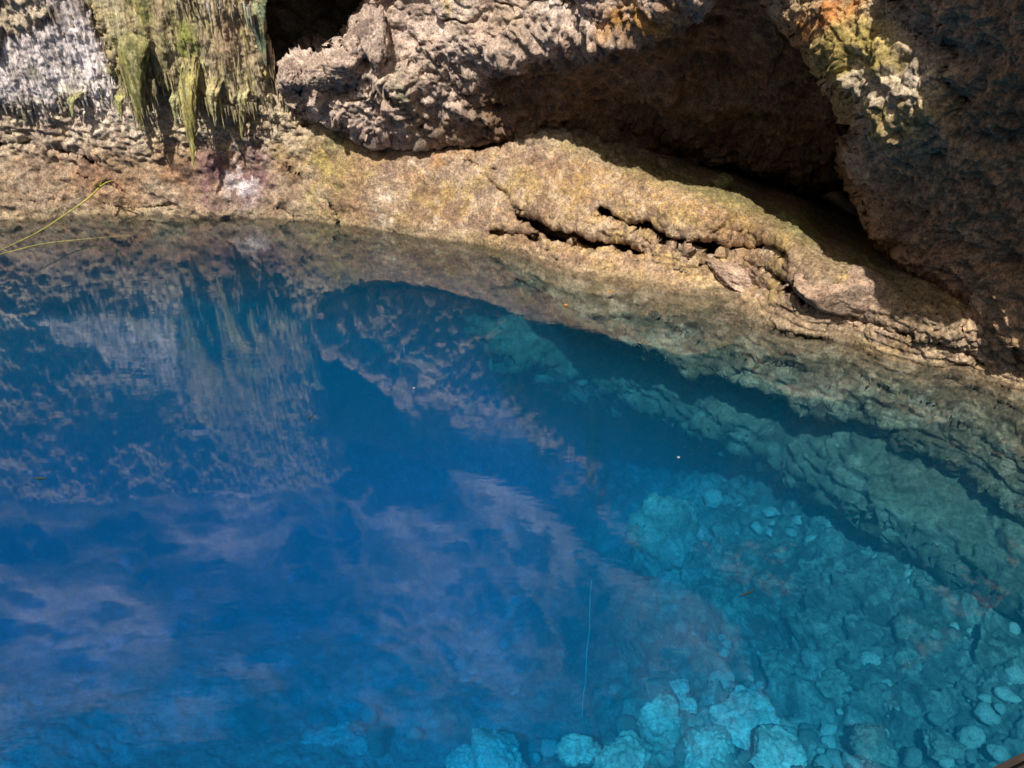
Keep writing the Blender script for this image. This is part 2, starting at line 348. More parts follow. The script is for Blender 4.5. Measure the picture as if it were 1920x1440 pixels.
    cell = worley(P, 22.0, 5); C *= (0.82 + 0.35 * sstep(0.2, 0.8, cell))[:, None]
    # band of scum and algae just above and below the water, then pale drowned limestone
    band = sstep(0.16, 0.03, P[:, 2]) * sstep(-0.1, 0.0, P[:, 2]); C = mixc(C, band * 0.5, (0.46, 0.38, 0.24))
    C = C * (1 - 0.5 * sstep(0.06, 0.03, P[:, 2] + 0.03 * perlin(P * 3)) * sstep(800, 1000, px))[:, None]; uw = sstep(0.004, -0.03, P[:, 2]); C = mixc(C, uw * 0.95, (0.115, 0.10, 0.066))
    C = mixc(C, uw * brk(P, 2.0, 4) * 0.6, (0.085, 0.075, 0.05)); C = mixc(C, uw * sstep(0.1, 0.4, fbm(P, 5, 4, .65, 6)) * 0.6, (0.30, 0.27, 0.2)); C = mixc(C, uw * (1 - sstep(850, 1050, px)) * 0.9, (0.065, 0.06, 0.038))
    return C
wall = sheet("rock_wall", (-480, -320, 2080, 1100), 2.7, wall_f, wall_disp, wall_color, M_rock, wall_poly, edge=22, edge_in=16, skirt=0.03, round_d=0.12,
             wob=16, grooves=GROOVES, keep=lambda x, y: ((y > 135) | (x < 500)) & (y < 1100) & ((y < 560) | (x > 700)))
tag(wall, "tan limestone cave wall and sunlit bank meeting the water", kind='structure')

# submerged second ledge
l2_poly = [(900, 610), (1150, 590), (1400, 680), (1700, 790), (1950, 940), (2100, 1030), (2100, 1235), (1920, 1150), (1780, 1062), (1700, 1005), (1600, 962), (1500, 890), (1400, 838), (1300, 790), (1200, 745), (1080, 705), (960, 680)]
l2_f = rbf([(900, 620, -1.3), (1000, 640, -1.2), (1200, 680, -1.0), (1400, 760, -0.95), (1600, 850, -0.9), (1800, 920, -0.85), (2000, 1040, -0.85), (1050, 690, -1.5), (1200, 735, -1.4),
            (1400, 830, -1.3), (1600, 950, -1.25), (1800, 1060, -1.2), (2000, 1150, -1.1), (1150, 600, -1.2), (1500, 700, -0.95), (1900, 900, -0.8)])
def sub_disp(P, px, py, s):
    d = 0.08 * fbm(P, 1.2, 3) + 0.025 * ridged(P * np.array([1, 1, 2.5]), 5.0, 4, 0.6) + 0.06 * blocks(P * np.array([1, 1, 2.0]), 3.4, 9) + 0.02 * knobs(P, 16, .8)
    return d + 0.07 * saw(P, 7.0) + 0.03 * saw(P, 17.0, 4)
def sub_color(P, px, py, N, d):
    C = np.tile(np.array((0.15, 0.14, 0.10)), (len(px), 1)); C = mixc(C, brk(P, 1.6, 3) * 0.6, (0.07, 0.07, 0.05))
    return mixc(C, brk(P, 5, 6, 0.1, 0.5) * 0.5, (0.25, 0.24, 0.19))
o = sheet("submerged_ledge", (880, 560, 2110, 1260), 3.6, l2_f, sub_disp, sub_color, M_sub, l2_poly, edge=24, edge_in=16, skirt=0.02, round_d=0.12, wob=18)
tag(o, "layered limestone shelf under shallow water", kind='structure')

# pool bed
bed_f = rbf([(-200, 560, 10.6, 'Y'), (200, 560, 10.8, 'Y'), (600, 560, 10.8, 'Y'), (900, 560, 10.4, 'Y'), (1200, 560, 9.6, 'Y'), (1600, 560, 8.8, 'Y'), (2100, 700, 7.5, 'Y'),
    (-200, 760, -3.4), (0, 760, -3.3), (0, 900, -4.8), (0, 1100, -6.0), (0, 1300, -4.8), (0, 1460, -4.2), (-200, 1460, -4.4), (-200, 1100, -6),
    (400, 780, -3.7), (400, 1000, -7), (400, 1200, -5.6), (400, 1460, -4.0), (700, 800, -4.2), (700, 1000, -6.0), (700, 1300, -4.6), (700, 1460, -3.8),
    (900, 700, -3.4), (1000, 760, -4.0), (1000, 900, -4.8), (1000, 1100, -4.8), (1000, 1300, -4.3), (1000, 1460, -3.2), (1200, 800, -3.0), (1200, 1000, -3.0), (1200, 1200, -3.2),
    (1200, 1350, -2.9), (1200, 1460, -2.4), (1400, 900, -2.0), (1400, 1100, -2.5), (1400, 1300, -2.6), (1400, 1460, -2.1), (1600, 1000, -1.7), (1600, 1200, -2.0), (1600, 1460, -2.0),
    (1800, 1100, -1.55), (1800, 1300, -1.8), (1900, 1460, -1.7), (2100, 1250, -1.3), (2100, 1480, -1.6)])
def bed_disp(P, px, py, s):
    r = sstep(900, 1400, px)
    d = 0.22 * fbm(P, 0.5, 2, 0.5, 4) + 0.04 * ridged(P, 1.9, 5, 0.65, 2)
    m1 = sstep(-0.3, 0.3, perlin(P * 0.9 + 3)); m2 = sstep(-0.2, 0.3, perlin(P * 1.4 + 8))
    d += (0.25 + 0.75 * r) * (0.13 * m1 * blocks(P, 2.1, 3) + 0.07 * m2 * blocks(P, 4.8, 9) + 0.035 * blocks(P, 10.0, 19) + 0.02 * knobs(P, 22, 0.75, 4) + 0.02 * ridged(P, 9, 2, .65))
    return d
def bed_color(P, px, py, N, d):
    C = np.tile(np.array((0.25, 0.25, 0.21)), (len(px), 1))
    C = mixc(C, brk(P, 0.7, 7, -0.2, 0.4) * 0.75, (0.13, 0.14, 0.11)); C = mixc(C, brk(P, 3.2, 2, 0.0, 0.5) * 0.5, (0.42, 0.42, 0.36))
    C = mixc(C, brk(P, 2.0, 12, 0.1, 0.5) * 0.5, (0.10, 0.10, 0.08))
    C = mixc(C, sstep(0.1, 0.35, fbm(P, 4.5, 4, .65, 31)) * 0.8 * sstep(1100, 1400, px), (0.50, 0.50, 0.42)); C = mixc(C, sstep(0.25, 0.45, fbm(P, 9, 3, .65, 41)) * 0.7, (0.62, 0.62, 0.52))
    C = C * np.where(px > 1000, 0.42, 0.6)[:, None]; C = mixc(C, sstep(1050, 1200, py) * (1 - sstep(900, 1050, px)) * (0.25 + 0.6 * brk(P, 0.9, 33, -.2, .3)), (0.42, 0.44, 0.40)); C = mixc(C, (1 - sstep(760, 900, py)) * 0.8, (0.05, 0.055, 0.045))  # last mix darkens the far rows, painting in the shade of depth
    pale = blob(px, py, 1310, 1430, 280, 110) + blob(px, py, 620, 1460, 130, 70) + blob(px, py, 930, 1440, 110, 50) + blob(px, py, 1250, 1010, 95, 110) * .7 + blob(px, py, 880, 1210, 90, 110) * .35
    return mixc(C, pale * (0.25 + 0.65 * brk(P, 2.5, 13)), (0.58, 0.60, 0.53))
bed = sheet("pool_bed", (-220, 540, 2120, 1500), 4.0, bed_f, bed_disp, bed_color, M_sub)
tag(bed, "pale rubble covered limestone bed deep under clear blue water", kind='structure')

# ------------------------------------------------------------------ overhanging rock (middle) and buttress (right)
C_poly = [(690, -200), (702, 0), (676, 40), (645, 92), (600, 105), (556, 118), (525, 140), (540, 168), (600, 200), (650, 222), (700, 248), (760, 266), (800, 266), (840, 258),
          (885, 274), (925, 262), (958, 234), (1000, 212), (1060, 232), (1120, 258), (1165, 222), (1230, 228), (1290, 262), (1320, 290), (1400, 296), (1480, 318), (1560, 330),
          (1640, 300), (1760, 260), (1760, -200)]
C_f = rbf([(540, 140, 9.45, 'Y'), (600, 150, 9.3, 'Y'), (600, 195, 9.5, 'Y'), (700, 60, 9.1, 'Y'), (700, 160, 9.15, 'Y'), (700, 240, 9.3, 'Y'), (780, 262, 9.2, 'Y'), (780, 180, 9.0, 'Y'),
    (800, 80, 8.85, 'Y'), (800, 0, 8.75, 'Y'), (800, -120, 8.6, 'Y'), (900, 0, 8.5, 'Y'), (900, 60, 8.6, 'Y'), (1000, -120, 8.0, 'Y'), (1000, 0, 8.25, 'Y'), (880, 120, 8.7, 'Y'), (960, 86, 8.42, 'Y'),
    (1050, 72, 8.1, 'Y'), (1115, 60, 7.75, 'Y'), (1165, 45, 7.3, 'Y'), (1250, 18, 6.85, 'Y'), (1150, 0, 7.45, 'Y'), (1150, -120, 7.2, 'Y'), (1330, -40, 6.6, 'Y'), (1250, -120, 6.7, 'Y'), (1450, -120, 6.3, 'Y'), (880, 190, 9.0, 'Y'), (840, 230, 9.12, 'Y'),
    (900, 262, 9.25, 'Y'), (960, 150, 8.85, 'Y'), (960, 220, 9.2, 'Y'), (1060, 130, 8.5, 'Y'), (1060, 215, 9.05, 'Y'), (1160, 100, 7.9, 'Y'), (1160, 200, 8.8, 'Y'), (1300, 60, 7.4, 'Y'), (1300, 150, 8.1, 'Y'),
    (1300, 260, 8.8, 'Y'), (1450, 0, 6.95, 'Y'), (1450, 100, 7.5, 'Y'), (1450, 200, 8.1, 'Y'), (1450, 300, 8.6, 'Y'), (1600, 0, 6.7, 'Y'), (1600, 120, 7.3, 'Y'), (1600, 280, 8.2, 'Y'), (1740, 0, 6.4, 'Y'), (1740, 250, 7.8, 'Y')])
def c_disp(P, px, py, s):
    lip = seg_dist(px, py, [(560, 130), (700, 200), (780, 160), (880, 125), (950, 92), (1150, 55), (1290, 0)])
    under = sstep(0, 50, (py - (205 - 0.16 * (px - 560))) ) * sstep(820, 940, px)
    nod = np.clip(np.exp(-(lip / 55.0) ** 2) + 0.8 * blob(px, py, 860, 150, 110, 60, 0.7) + blob(px, py, 700, 200, 110, 45, 0.5) + blob(px, py, 960, 200, 60, 40), 0, 1)
    d = 0.13 * fbm(P, 1.3, 3, 0.5, 5) + (0.02 + 0.03 * nod) * ridged(P, 3.5, 4, 0.6, 3)
    d += nod * (0.03 * knobs(P, 7.0, 0.8) + 0.045 * knobs(P, 13.0, 0.8, 3) + 0.022 * knobs(P, 27, .8, 7)) + 0.012 * knobs(P, 30.0, 0.75, 5) + 0.07 * blocks(P, 1.9, 4, .05) + 0.03 * blocks(P, 5.0, 14, .08)
    sc_ = knobs(P * np.array([0.7, 0.7, 1.3]), 9.0, 0.85, 9); d += under * (0.075 * sc_ + 0.045 * knobs(P, 22, .8, 2) + 0.05 * fbm(P, 2.4, 2, .5, 9))
    return d
def c_color(P, px, py, N, d):
    C = np.tile(np.array(LILAC), (len(px), 1)) * 0.95; C = mixc(C, brk(P, 2.0, 3) * 0.4, (0.44, 0.33, 0.24))
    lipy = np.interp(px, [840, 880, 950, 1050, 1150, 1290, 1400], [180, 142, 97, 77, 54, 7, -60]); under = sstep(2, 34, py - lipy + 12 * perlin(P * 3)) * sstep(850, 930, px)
    C = mixc(C, blob(px, py, 850, 235, 70, 32) * 0.8, (0.24, 0.17, 0.11))  # shade zone at the lower left painted as dark brown
    C = mixc(C, under * 0.85, (0.19, 0.115, 0.06)); C = mixc(C, under * brk(P, 1.6, 4) * 0.5, (0.25, 0.14, 0.065)); C = mixc(C, under * brk(P, 4.6, 2, .1, .5) * 0.35, (0.26, 0.19, 0.12))  # brown underside, with the shade below the lip painted into it
    C = mixc(C, blob(px, py, 1200, 25, 80, 30, -0.3) * (0.5 + brk(P, 4, 2)), (0.52, 0.29, 0.10)); C = mixc(C, blob(px, py, 850, 0, 25, 40) * brk(P, 5), (0.5, 0.42, 0.2))
    C = mixc(C, blob(px, py, 960, 20, 60, 40) * .5 * brk(P, 3, 5), (0.40, 0.32, 0.2)); C = mixc(C, (blob(px, py, 770, 190, 12, 60, -0.3)) * 0.8, (0.24, 0.26, 0.16)); return C * (0.8 + 0.5 * perlin(P * 14.0) ** 2 + 0.25 * perlin(P * 10 + 3))[:, None]
CGR = [([(727, 110), (790, 120), (850, 150), (900, 185)], 7, 0.25), ([(560, 160), (640, 155), (700, 150)], 5, 0.15), ([(1150, 60), (1120, 20), (1040, -10)], 5, 0.18),
       ([(800, 100), (850, 115), (870, 135)], 5, 0.15), ([(700, 150), (760, 190), (800, 250)], 8, 0.2)]
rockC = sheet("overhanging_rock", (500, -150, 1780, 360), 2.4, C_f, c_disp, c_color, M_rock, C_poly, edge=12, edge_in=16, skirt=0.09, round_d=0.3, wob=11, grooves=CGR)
tag(rockC, "broad overhanging limestone mass, pale knobbly sunlit brow above a dark brown scalloped underside", "overhang")

D_poly = [(1440, -200), (1478, 0), (1530, 62), (1560, 100), (1600, 165), (1640, 240), (1618, 285), (1622, 340), (1648, 388), (1680, 440), (1700, 488), (1745, 508), (1790, 540),
          (1850, 566), (1900, 600), (1960, 660), (2100, 760), (2100, -200)]
D_f = rbf([(1450, -150, 6.5, 'Y'), (1480, -60, 6.45, 'Y'), (1500, 0, 6.35, 'Y'), (1545, 70, 6.1, 'Y'), (1590, 130, 5.88, 'Y'), (1640, 100, 5.68, 'Y'), (1600, 0, 6.0, 'Y'), (1600, -150, 6.1, 'Y'), (1700, 0, 5.66, 'Y'), (1700, 120, 5.4, 'Y'), (1750, 60, 5.4, 'Y'), (1800, 100, 5.12, 'Y'), (1800, 0, 5.1, 'Y'), (1640, 200, 5.66, 'Y'), (1740, 160, 5.28, 'Y'), (1700, 220, 5.38, 'Y'), (1760, 250, 5.28, 'Y'), (1700, 320, 5.85, 'Y'),
    (1640, 320, 6.3, 'Y'), (1680, 430, 6.35, 'Y'), (1750, 495, 6.15, 'Y'), (1740, 380, 5.9, 'Y'), (1850, 180, 5.0, 'Y'), (1850, 300, 5.2, 'Y'), (1850, 430, 5.45, 'Y'), (1850, 520, 5.55, 'Y'), (1800, 530, 5.75, 'Y'), (1900, 580, 5.2, 'Y'),
    (1920, 0, 4.55, 'Y'), (1920, 300, 4.9, 'Y'), (1920, 150, 4.72, 'Y'), (2060, 620, 4.8, 'Y'), (2060, 0, 4.1, 'Y'), (2060, 300, 4.45, 'Y'), (2060, -150, 3.95, 'Y'), (1700, -150, 5.8, 'Y'), (1800, -150, 5.0, 'Y')])
def d_disp(P, px, py, s):
    nod = np.clip(1.2 * blob(px, py, 1640, 130, 130, 110, 0.8) + blob(px, py, 1750, 210, 90, 90) + blob(px, py, 1850, 40, 70, 60) + 0.25, 0, 1)
    d = 0.12 * fbm(P, 1.4, 3, 0.5, 15) + 0.05 * ridged(P, 3.8, 4, 0.55, 8)
    PP = P @ np.array([[0.8, 0, 0.6], [0, 1, 0], [-0.6, 0, 0.8]]) * np.array([0.6, 1, 1.2])
    d += nod * (0.03 * knobs(P, 8.0, 0.8) + 0.042 * knobs(P, 17.0, 0.8, 3) + 0.02 * knobs(P, 34, .8, 9)) + (1 - nod) * (0.05 * blocks(PP, 2.2, 4, .15) + 0.04 * knobs(PP, 9, 0.85, 7) * sstep(-.3, .4, perlin(P * 1.8 + 30)) + 0.038 * knobs(PP, 19, 0.85, 4) + 0.014 * knobs(PP, 38, .8, 5) + 0.02 * ridged(P, 6, 3, .65))
    return d
def d_color(P, px, py, N, d):
    C = np.tile(np.array((0.50, 0.345, 0.22)), (len(px), 1)); C = mixc(C, brk(P, 2.2, 3) * 0.5, (0.34, 0.22, 0.13))
    C = mixc(C, blob(px, py, 1660, 130, 150, 150, 0.8) * 1.2, (0.60, 0.53, 0.42)); C = mixc(C, blob(px, py, 1640, 120, 150, 90, 0.75) * (0.2 + brk(P, 3, 2)), (0.48, 0.40, 0.14))
    C = mixc(C, blob(px, py, 1570, 30, 60, 26, -0.3) * (0.5 + brk(P, 5, 2)), (0.56, 0.27, 0.10)); C = mixc(C, blob(px, py, 1740, 80, 40, 60) * .8, (0.50, 0.46, 0.46)); return C * (0.85 + 0.5 * perlin(P * 16.0) ** 2 + 0.3 * perlin(P * 12 + 3))[:, None]
DGR = [([(1700, -20), (1730, 40), (1745, 90)], 14, 0.4), ([(1640, -20), (1690, 20)], 12, 0.3), ([(1800, 40), (1790, 130), (1800, 220)], 9, 0.25)]
rockD = sheet("rock_buttress", (1420, -190, 2110, 780), 2.1, D_f, d_disp, d_color, M_rock, D_poly, edge=14, edge_in=18, skirt=0.08, round_d=0.3, wob=8, grooves=DGR)
tag(rockD, "large shaded rock buttress leaning over the bank, yellow and orange crusted upper corner in sun", "rock")

# back of the low cave between bank and overhang
G_f = rbf([(1000, 180, 9.6, 'Y'), (1150, 260, 9.0, 'Y'), (1250, 240, 8.9, 'Y'), (1300, 340, 9.6, 'Y'), (1400, 300, 10.6, 'Y'), (1500, 330, 11.2, 'Y'), (1700, 400, 10.6, 'Y'), (1900, 500, 8, 'Y'), (1900, 200, 8.5, 'Y'), (1400, 100, 10, 'Y'), (1500, 480, 10.4, 'Y')])
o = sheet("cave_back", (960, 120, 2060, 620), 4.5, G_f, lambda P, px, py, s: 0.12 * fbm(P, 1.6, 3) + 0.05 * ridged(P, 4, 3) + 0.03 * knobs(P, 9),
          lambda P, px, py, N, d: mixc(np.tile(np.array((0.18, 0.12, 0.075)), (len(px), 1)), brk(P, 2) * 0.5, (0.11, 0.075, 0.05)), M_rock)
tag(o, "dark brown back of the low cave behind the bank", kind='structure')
# recess behind the gap at the top
G2 = rbf([(480, -60, 11.0, 'Y'), (480, 140, 10.4, 'Y'), (620, 30, 11.6, 'Y'), (720, -60, 11.5, 'Y'), (720, 130, 10.8, 'Y'), (600, 150, 10.4, 'Y')])
def g2d(P, px, py, s):
    a, b = worley(P * np.array([1, 1, 1.4]), 1.5, 3, True); return 0.2 * sstep(0.02, 0.15, b - a) + 0.05 * fbm(P, 2.5, 4)
o = sheet("recess_back", (430, -150, 800, 200), 4.0, G2, g2d, lambda P, px, py, N, d: mixc(np.tile(np.array((0.30, 0.28, 0.22)), (len(px), 1)), brk(P, 2), (0.16, 0.15, 0.11)), M_rock)
tag(o, "shadowed blocky back of the recess", kind='structure')

# ------------------------------------------------------------------ cliffs that ring the pool above the frame, roof added over the right side to shade the bank
def smooth_curve(pts, n):
    A = np.array(pts, float); t = np.linspace(0, len(A) - 1, n); out = []
    for u in t:
        i = min(int(u), len(A) - 2); f = u - i
        p0 = A[max(i - 1, 0)]; p1 = A[i]; p2 = A[i + 1]; p3 = A[min(i + 2, len(A) - 1)]
        out.append(0.5 * ((2 * p1) + (-p0 + p2) * f + (2 * p0 - 5 * p1 + 4 * p2 - p3) * f * f + (-p0 + 3 * p1 - 3 * p2 + p3) * f ** 3))
    return np.array(out)
EDGE = [(-14, 6), (-11, 8.6), (-7, 9.1), (-4, 9.3), (-3.0, 9.2), (-2.4, 9.0), (-1.5, 8.6), (-0.6, 8.2), (-0.15, 8.0), (0.25, 7.7), (0.6, 7.3), (0.85, 6.85), (1.15, 6.45), (1.55, 6.25), (2.0, 6.05), (2.35, 5.55), (2.65, 5.05), (2.95, 4.5), (3.2, 4.0), (3.5, 3.4), (3.9, 1.8), (3.7, 0.4), (3.5, -1.5), (4.5, -5)]  # unseen edge shaped so its shadow line falls across the bank
RSH = [0.0]
def curtain(name, pts, z0, z1, ns, nz, lean, disp, color, mat):
    cv = smooth_curve(pts, ns); tg = np.gradient(cv, axis=0); nm = np.c_[tg[:, 1], -tg[:, 0]]; nm /= np.linalg.norm(nm, axis=1)[:, None]
    Z = np.linspace(z0, z1, nz); V = np.zeros((nz, ns, 3)); NN = np.zeros((nz, ns, 3))
    for k, z in enumerate(Z):
        off = lean(z); V[k, :, 0] = cv[:, 0] - nm[:, 0] * off; V[k, :, 1] = cv[:, 1] - nm[:, 1] * off; V[k, :, 2] = z
        NN[k, :, 0] = nm[:, 0]; NN[k, :, 1] = nm[:, 1]
    V = V.reshape(-1, 3); NN = NN.reshape(-1, 3); d = disp(V); C = color(V); V = V + NN * d[:, None]
    I = np.arange(ns * nz).reshape(nz, ns); F = np.stack([I[:-1, :-1], I[:-1, 1:], I[1:, 1:], I[1:, :-1]], -1).reshape(-1, 4)
    return link(name, mesh_from(name, V, F, mat, C))
def cl_hole(V): return sstep(-3.1, -2.7, V[:, 0]) * (1 - sstep(-1.5, -0.9, V[:, 0])) * (1 - sstep(3.9, 4.7, V[:, 2] + 0.5 * fbm(V, 1.0, 3)))
def cl_disp(V):
    fade = sstep(3.1, 4.2, V[:, 2]); return fade * (-0.2 + 0.5 * fbm(V, 0.4, 3, 0.5, 21) + 0.09 * ridged(V, 0.9, 4, 0.6, 5) + 0.22 * blocks(V, 0.9, 5)) - 1.3 * cl_hole(V)
def cl_color(V):
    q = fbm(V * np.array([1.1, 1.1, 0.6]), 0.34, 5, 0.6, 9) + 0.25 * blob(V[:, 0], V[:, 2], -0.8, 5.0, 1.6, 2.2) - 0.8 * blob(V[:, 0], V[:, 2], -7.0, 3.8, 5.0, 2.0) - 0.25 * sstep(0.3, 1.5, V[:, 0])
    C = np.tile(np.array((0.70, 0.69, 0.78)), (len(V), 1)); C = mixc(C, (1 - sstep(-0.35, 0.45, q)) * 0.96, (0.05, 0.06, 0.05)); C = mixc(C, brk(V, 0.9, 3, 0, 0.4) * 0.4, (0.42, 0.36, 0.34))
    return mixc(C, cl_hole(V), (0.05, 0.05, 0.045))  # recess shade painted dark over the hole
o = curtain("cliff", EDGE, 3.15, 13.0, 420, 210, lambda z: 0.17 * (z - 3.15), cl_disp, cl_color, M_rock)
tag(o, "high pale cliff above the pool, seen only as a reflection", kind='structure')
# underside of the roof: unseen strip added to shade the bank
cv = smooth_curve(EDGE, 260); nm = np.gradient(cv, axis=0); nm = np.c_[nm[:, 1], -nm[:, 0]]; nm /= np.linalg.norm(nm, axis=1)[:, None]
rows = []
for k in range(26):
    off = k * 0.16; rows.append(np.c_[cv[:, 0] - nm[:, 0] * off, cv[:, 1] - nm[:, 1] * off, np.full(len(cv), 3.15 + 0.02 * off)])
V = np.array(rows).reshape(-1, 3); rd = 0.05 * fbm(V, 1.2, 3); V[:, 2] += np.clip(rd + 0.03, -0.02, 1)
I = np.arange(26 * 260).reshape(26, 260); F = np.stack([I[:-1, :-1], I[:-1, 1:], I[1:, 1:], I[1:, :-1]], -1).reshape(-1, 4)
tag(link("shade_roof", mesh_from("shade_roof", V, F, M_rock, np.tile(np.array((0.28, 0.2, 0.13)), (len(V), 1)))), "rock roof added unseen to shade the bank", kind='structure')
# far side of the ring, behind the viewer
RING = [(4.5, -5), (3, -7.5), (-1, -9), (-6, -8.5), (-11, -6), (-14, -1), (-14.5, 4), (-14, 6)]
o = curtain("cliff", RING, -2.0, 6.5, 160, 50, lambda z: 0.1 * z, lambda V: 0.5 * fbm(V, 0.5, 4, .55, 2),
            lambda V: mixc(np.tile(np.array((0.3, 0.27, 0.22)), (len(V), 1)), brk(V, 0.6), (0.08, 0.1, 0.05)), M_rock)
tag(o, "cliff behind the viewer", kind='structure')
# flanks that close the pool left and right below the roof
o = curtain("cave_side", [(-11, 9.3), (-13, 5), (-14, 0), (-13, -6)], -7, 3.4, 60, 40, lambda z: 0, lambda V: 0.4 * fbm(V, 0.6, 4), lambda V: np.tile(np.array((0.35, 0.3, 0.22)), (len(V), 1)), M_rock)
tag(o, "side of the pool beyond the left edge", kind='structure')
o = curtain("cave_side", [(9, 9), (7.5, 5), (6.2, 2), (5.6, -2), (5, -6)], -7, 3.4, 60, 40, lambda z: 0, lambda V: 0.4 * fbm(V, 0.6, 4), lambda V: np.tile(np.array((0.3, 0.26, 0.2)), (len(V), 1)), M_rock)
tag(o, "side of the pool beyond the right edge", kind='structure')

# ------------------------------------------------------------------ water
def water_material():
    m = bpy.data.materials.new("clear_blue_water"); m.use_nodes = True; nt = m.node_tree; N = nt.nodes; L = nt.links
    for n in list(N): N.remove(n)
    out = N.new("ShaderNodeOutputMaterial"); tc = N.new("ShaderNodeTexCoord")
    def noise(scl, scale, det=3):
        mp = N.new("ShaderNodeMapping"); mp.inputs["Scale"].default_value = scl; L.new(tc.outputs["Object"], mp.inputs[0])
        n = N.new("ShaderNodeTexNoise"); n.inputs["Scale"].default_value = scale; n.inputs["Detail"].default_value = det; L.new(mp.outputs[0], n.inputs["Vector"]); return n.outputs[0]
    def math_(op, a, b=None, c=None):
        q = N.new("ShaderNodeMath"); q.operation = op
        for i, v in enumerate((a, b, c)):
            if v is None: continue
            if isinstance(v, (int, float)): q.inputs[i].default_value = v
            else: L.new(v, q.inputs[i])
        return q.outputs[0]
    rip = noise((0.55, 1.5, 1), 9.0, 2); swell = noise((0.8, 1.0, 1), 1.1, 0); fine = noise((0.45, 2.2, 1), 26.0, 2); patch = noise((1, 1, 1), 0.42, 2)
    pm = N.new("ShaderNodeMapRange"); L.new(patch, pm.inputs[0]); pm.inputs[1].default_value = 0.42; pm.inputs[2].default_value = 0.62; pm.inputs[3].default_value = 0.12; pm.inputs[4].default_value = 1.0
    h = math_('MULTIPLY', math_('MULTIPLY_ADD', fine, 0.18, rip), pm.outputs[0]); h = math_('MULTIPLY_ADD', h, 0.42, swell)
    bp = N.new("ShaderNodeBump"); bp.inputs["Strength"].default_value = 1.0; bp.inputs["Distance"].default_value = 0.002; L.new(h, bp.inputs["Height"])
    lw = N.new("ShaderNodeLayerWeight"); lw.inputs["Blend"].default_value = 0.5; L.new(bp.outputs[0], lw.inputs["Normal"])
    fac = math_('MULTIPLY_ADD', math_('POWER', lw.outputs["Facing"], 2.7), 0.95, 0.032)
    tr = N.new("ShaderNodeBsdfTransparent"); gl = N.new("ShaderNodeBsdfGlossy"); gl.inputs["Roughness"].default_value = 0.028; L.new(bp.outputs[0], gl.inputs["Normal"])
    mx = N.new("ShaderNodeMixShader"); L.new(fac, mx.inputs[0]); L.new(tr.outputs[0], mx.inputs[1]); L.new(gl.outputs[0], mx.inputs[2]); L.new(mx.outputs[0], out.inputs["Surface"])
    pv = N.new("ShaderNodeVolumePrincipled"); N.remove(pv)
    va = N.new("ShaderNodeVolumeAbsorption"); va.inputs["Color"].default_value = (0.0, 0.75, 0.968, 1); va.inputs["Density"].default_value = 0.66
    vs = N.new("ShaderNodeVolumeScatter"); vs.inputs["Color"].default_value = (0.03, 0.58, 1.0, 1); vs.inputs["Density"].default_value = 0.074; vs.inputs["Anisotropy"].default_value = -0.2
    ad = N.new("ShaderNodeAddShader"); L.new(va.outputs[0], ad.inputs[0]); L.new(vs.outputs[0], ad.inputs[1]); L.new(ad.outputs[0], out.inputs["Volume"])
    return m
M_water = water_material()
def box_mesh(name, lo, hi, mat):
    x0, y0, z0 = lo; x1, y1, z1 = hi
    V = [(x0, y0, z0), (x1, y0, z0), (x1, y1, z0), (x0, y1, z0), (x0, y0, z1), (x1, y0, z1), (x1, y1, z1), (x0, y1, z1)]
    F = [(3, 2, 1, 0), (4, 5, 6, 7), (0, 1, 5, 4), (1, 2, 6, 5), (2, 3, 7, 6), (3, 0, 4, 7)]
    return mesh_from(name, V, F, mat, smooth=False)
tag(link("water", box_mesh("water", (-15, -10, -9), (11, 12.5, 0), M_water)), "still clear blue water mirroring the rock walls", kind='structure')

# ------------------------------------------------------------------ loose rocks
def ico(sub):
    import bmesh
    b = bmesh.new(); bmesh.ops.create_icosphere(b, subdivisions=sub, radius=1); b.verts.ensure_lookup_table()
    V = np.array([v.co[:] for v in b.verts]); F = np.array([[v.index for v in f.verts] for f in b.faces]); b.free(); return V, F
ICO = {k: ico(k) for k in (2, 3, 4, 5)}
def rock_geo(seed, sub=4, scale=(1, 1, 1), facet=9, nod=0.0, rough=0.08):
    r = np.random.RandomState(seed); V, F = ICO[sub]
    n = r.normal(size=(facet, 3)); n /= np.linalg.norm(n, axis=1)[:, None]; dd = 0.5 + 0.4 * r.rand(facet)
    q = V @ n.T; rad = np.where(q > 0.05, dd[None] / np.clip(q, 0.05, None), 9); rad = np.minimum(rad, 1.05); rad = -np.log(np.exp(-26 * rad).sum(1) + math.exp(-26)) / 26
    P = V * rad[:, None]; off = seed * 3.17
    P = P + V * (rough * fbm(P, 1.6, 5, 0.6, off) + 0.35 * rough * ridged(P, 5.0, 3, .6, off))[:, None]
    if nod: P = P + V * (nod * knobs(P, 4.5, 0.8, off))[:, None]
    return P * np.array(scale), F
def rock_at(name, px, py, Y, wpx, hpx, dfrac, seed, col, mat, sub=4, nod=0.0, rot=0.0, rough=0.08, facet=9, col2=None, label=None, cat="rock", group=None):
    c = at(px, py, Y); u = float(Y) / float(rays(px, py)[1]); sx = wpx * 0.5 * u * 1.1; sz = hpx * 0.5 * u * 1.15; sy = sx * dfrac
    P, F = rock_geo(seed, sub, (sx, sy, sz), facet, nod, rough)
    cr, sr = math.cos(rot), math.sin(rot); P = P @ np.array([[cr, 0, -sr], [0, 1, 0], [sr, 0, cr]])
    C = np.tile(np.array(col, float), (len(P), 1)); W = P + c
    C = mixc(C, brk(W, 5, seed) * 0.5, col2 if col2 else tuple(x * 0.6 for x in col))
    o = link(name, mesh_from(name, P, F, mat, C)); o.location = c
    if label: tag(o, label, cat, group)
    return o
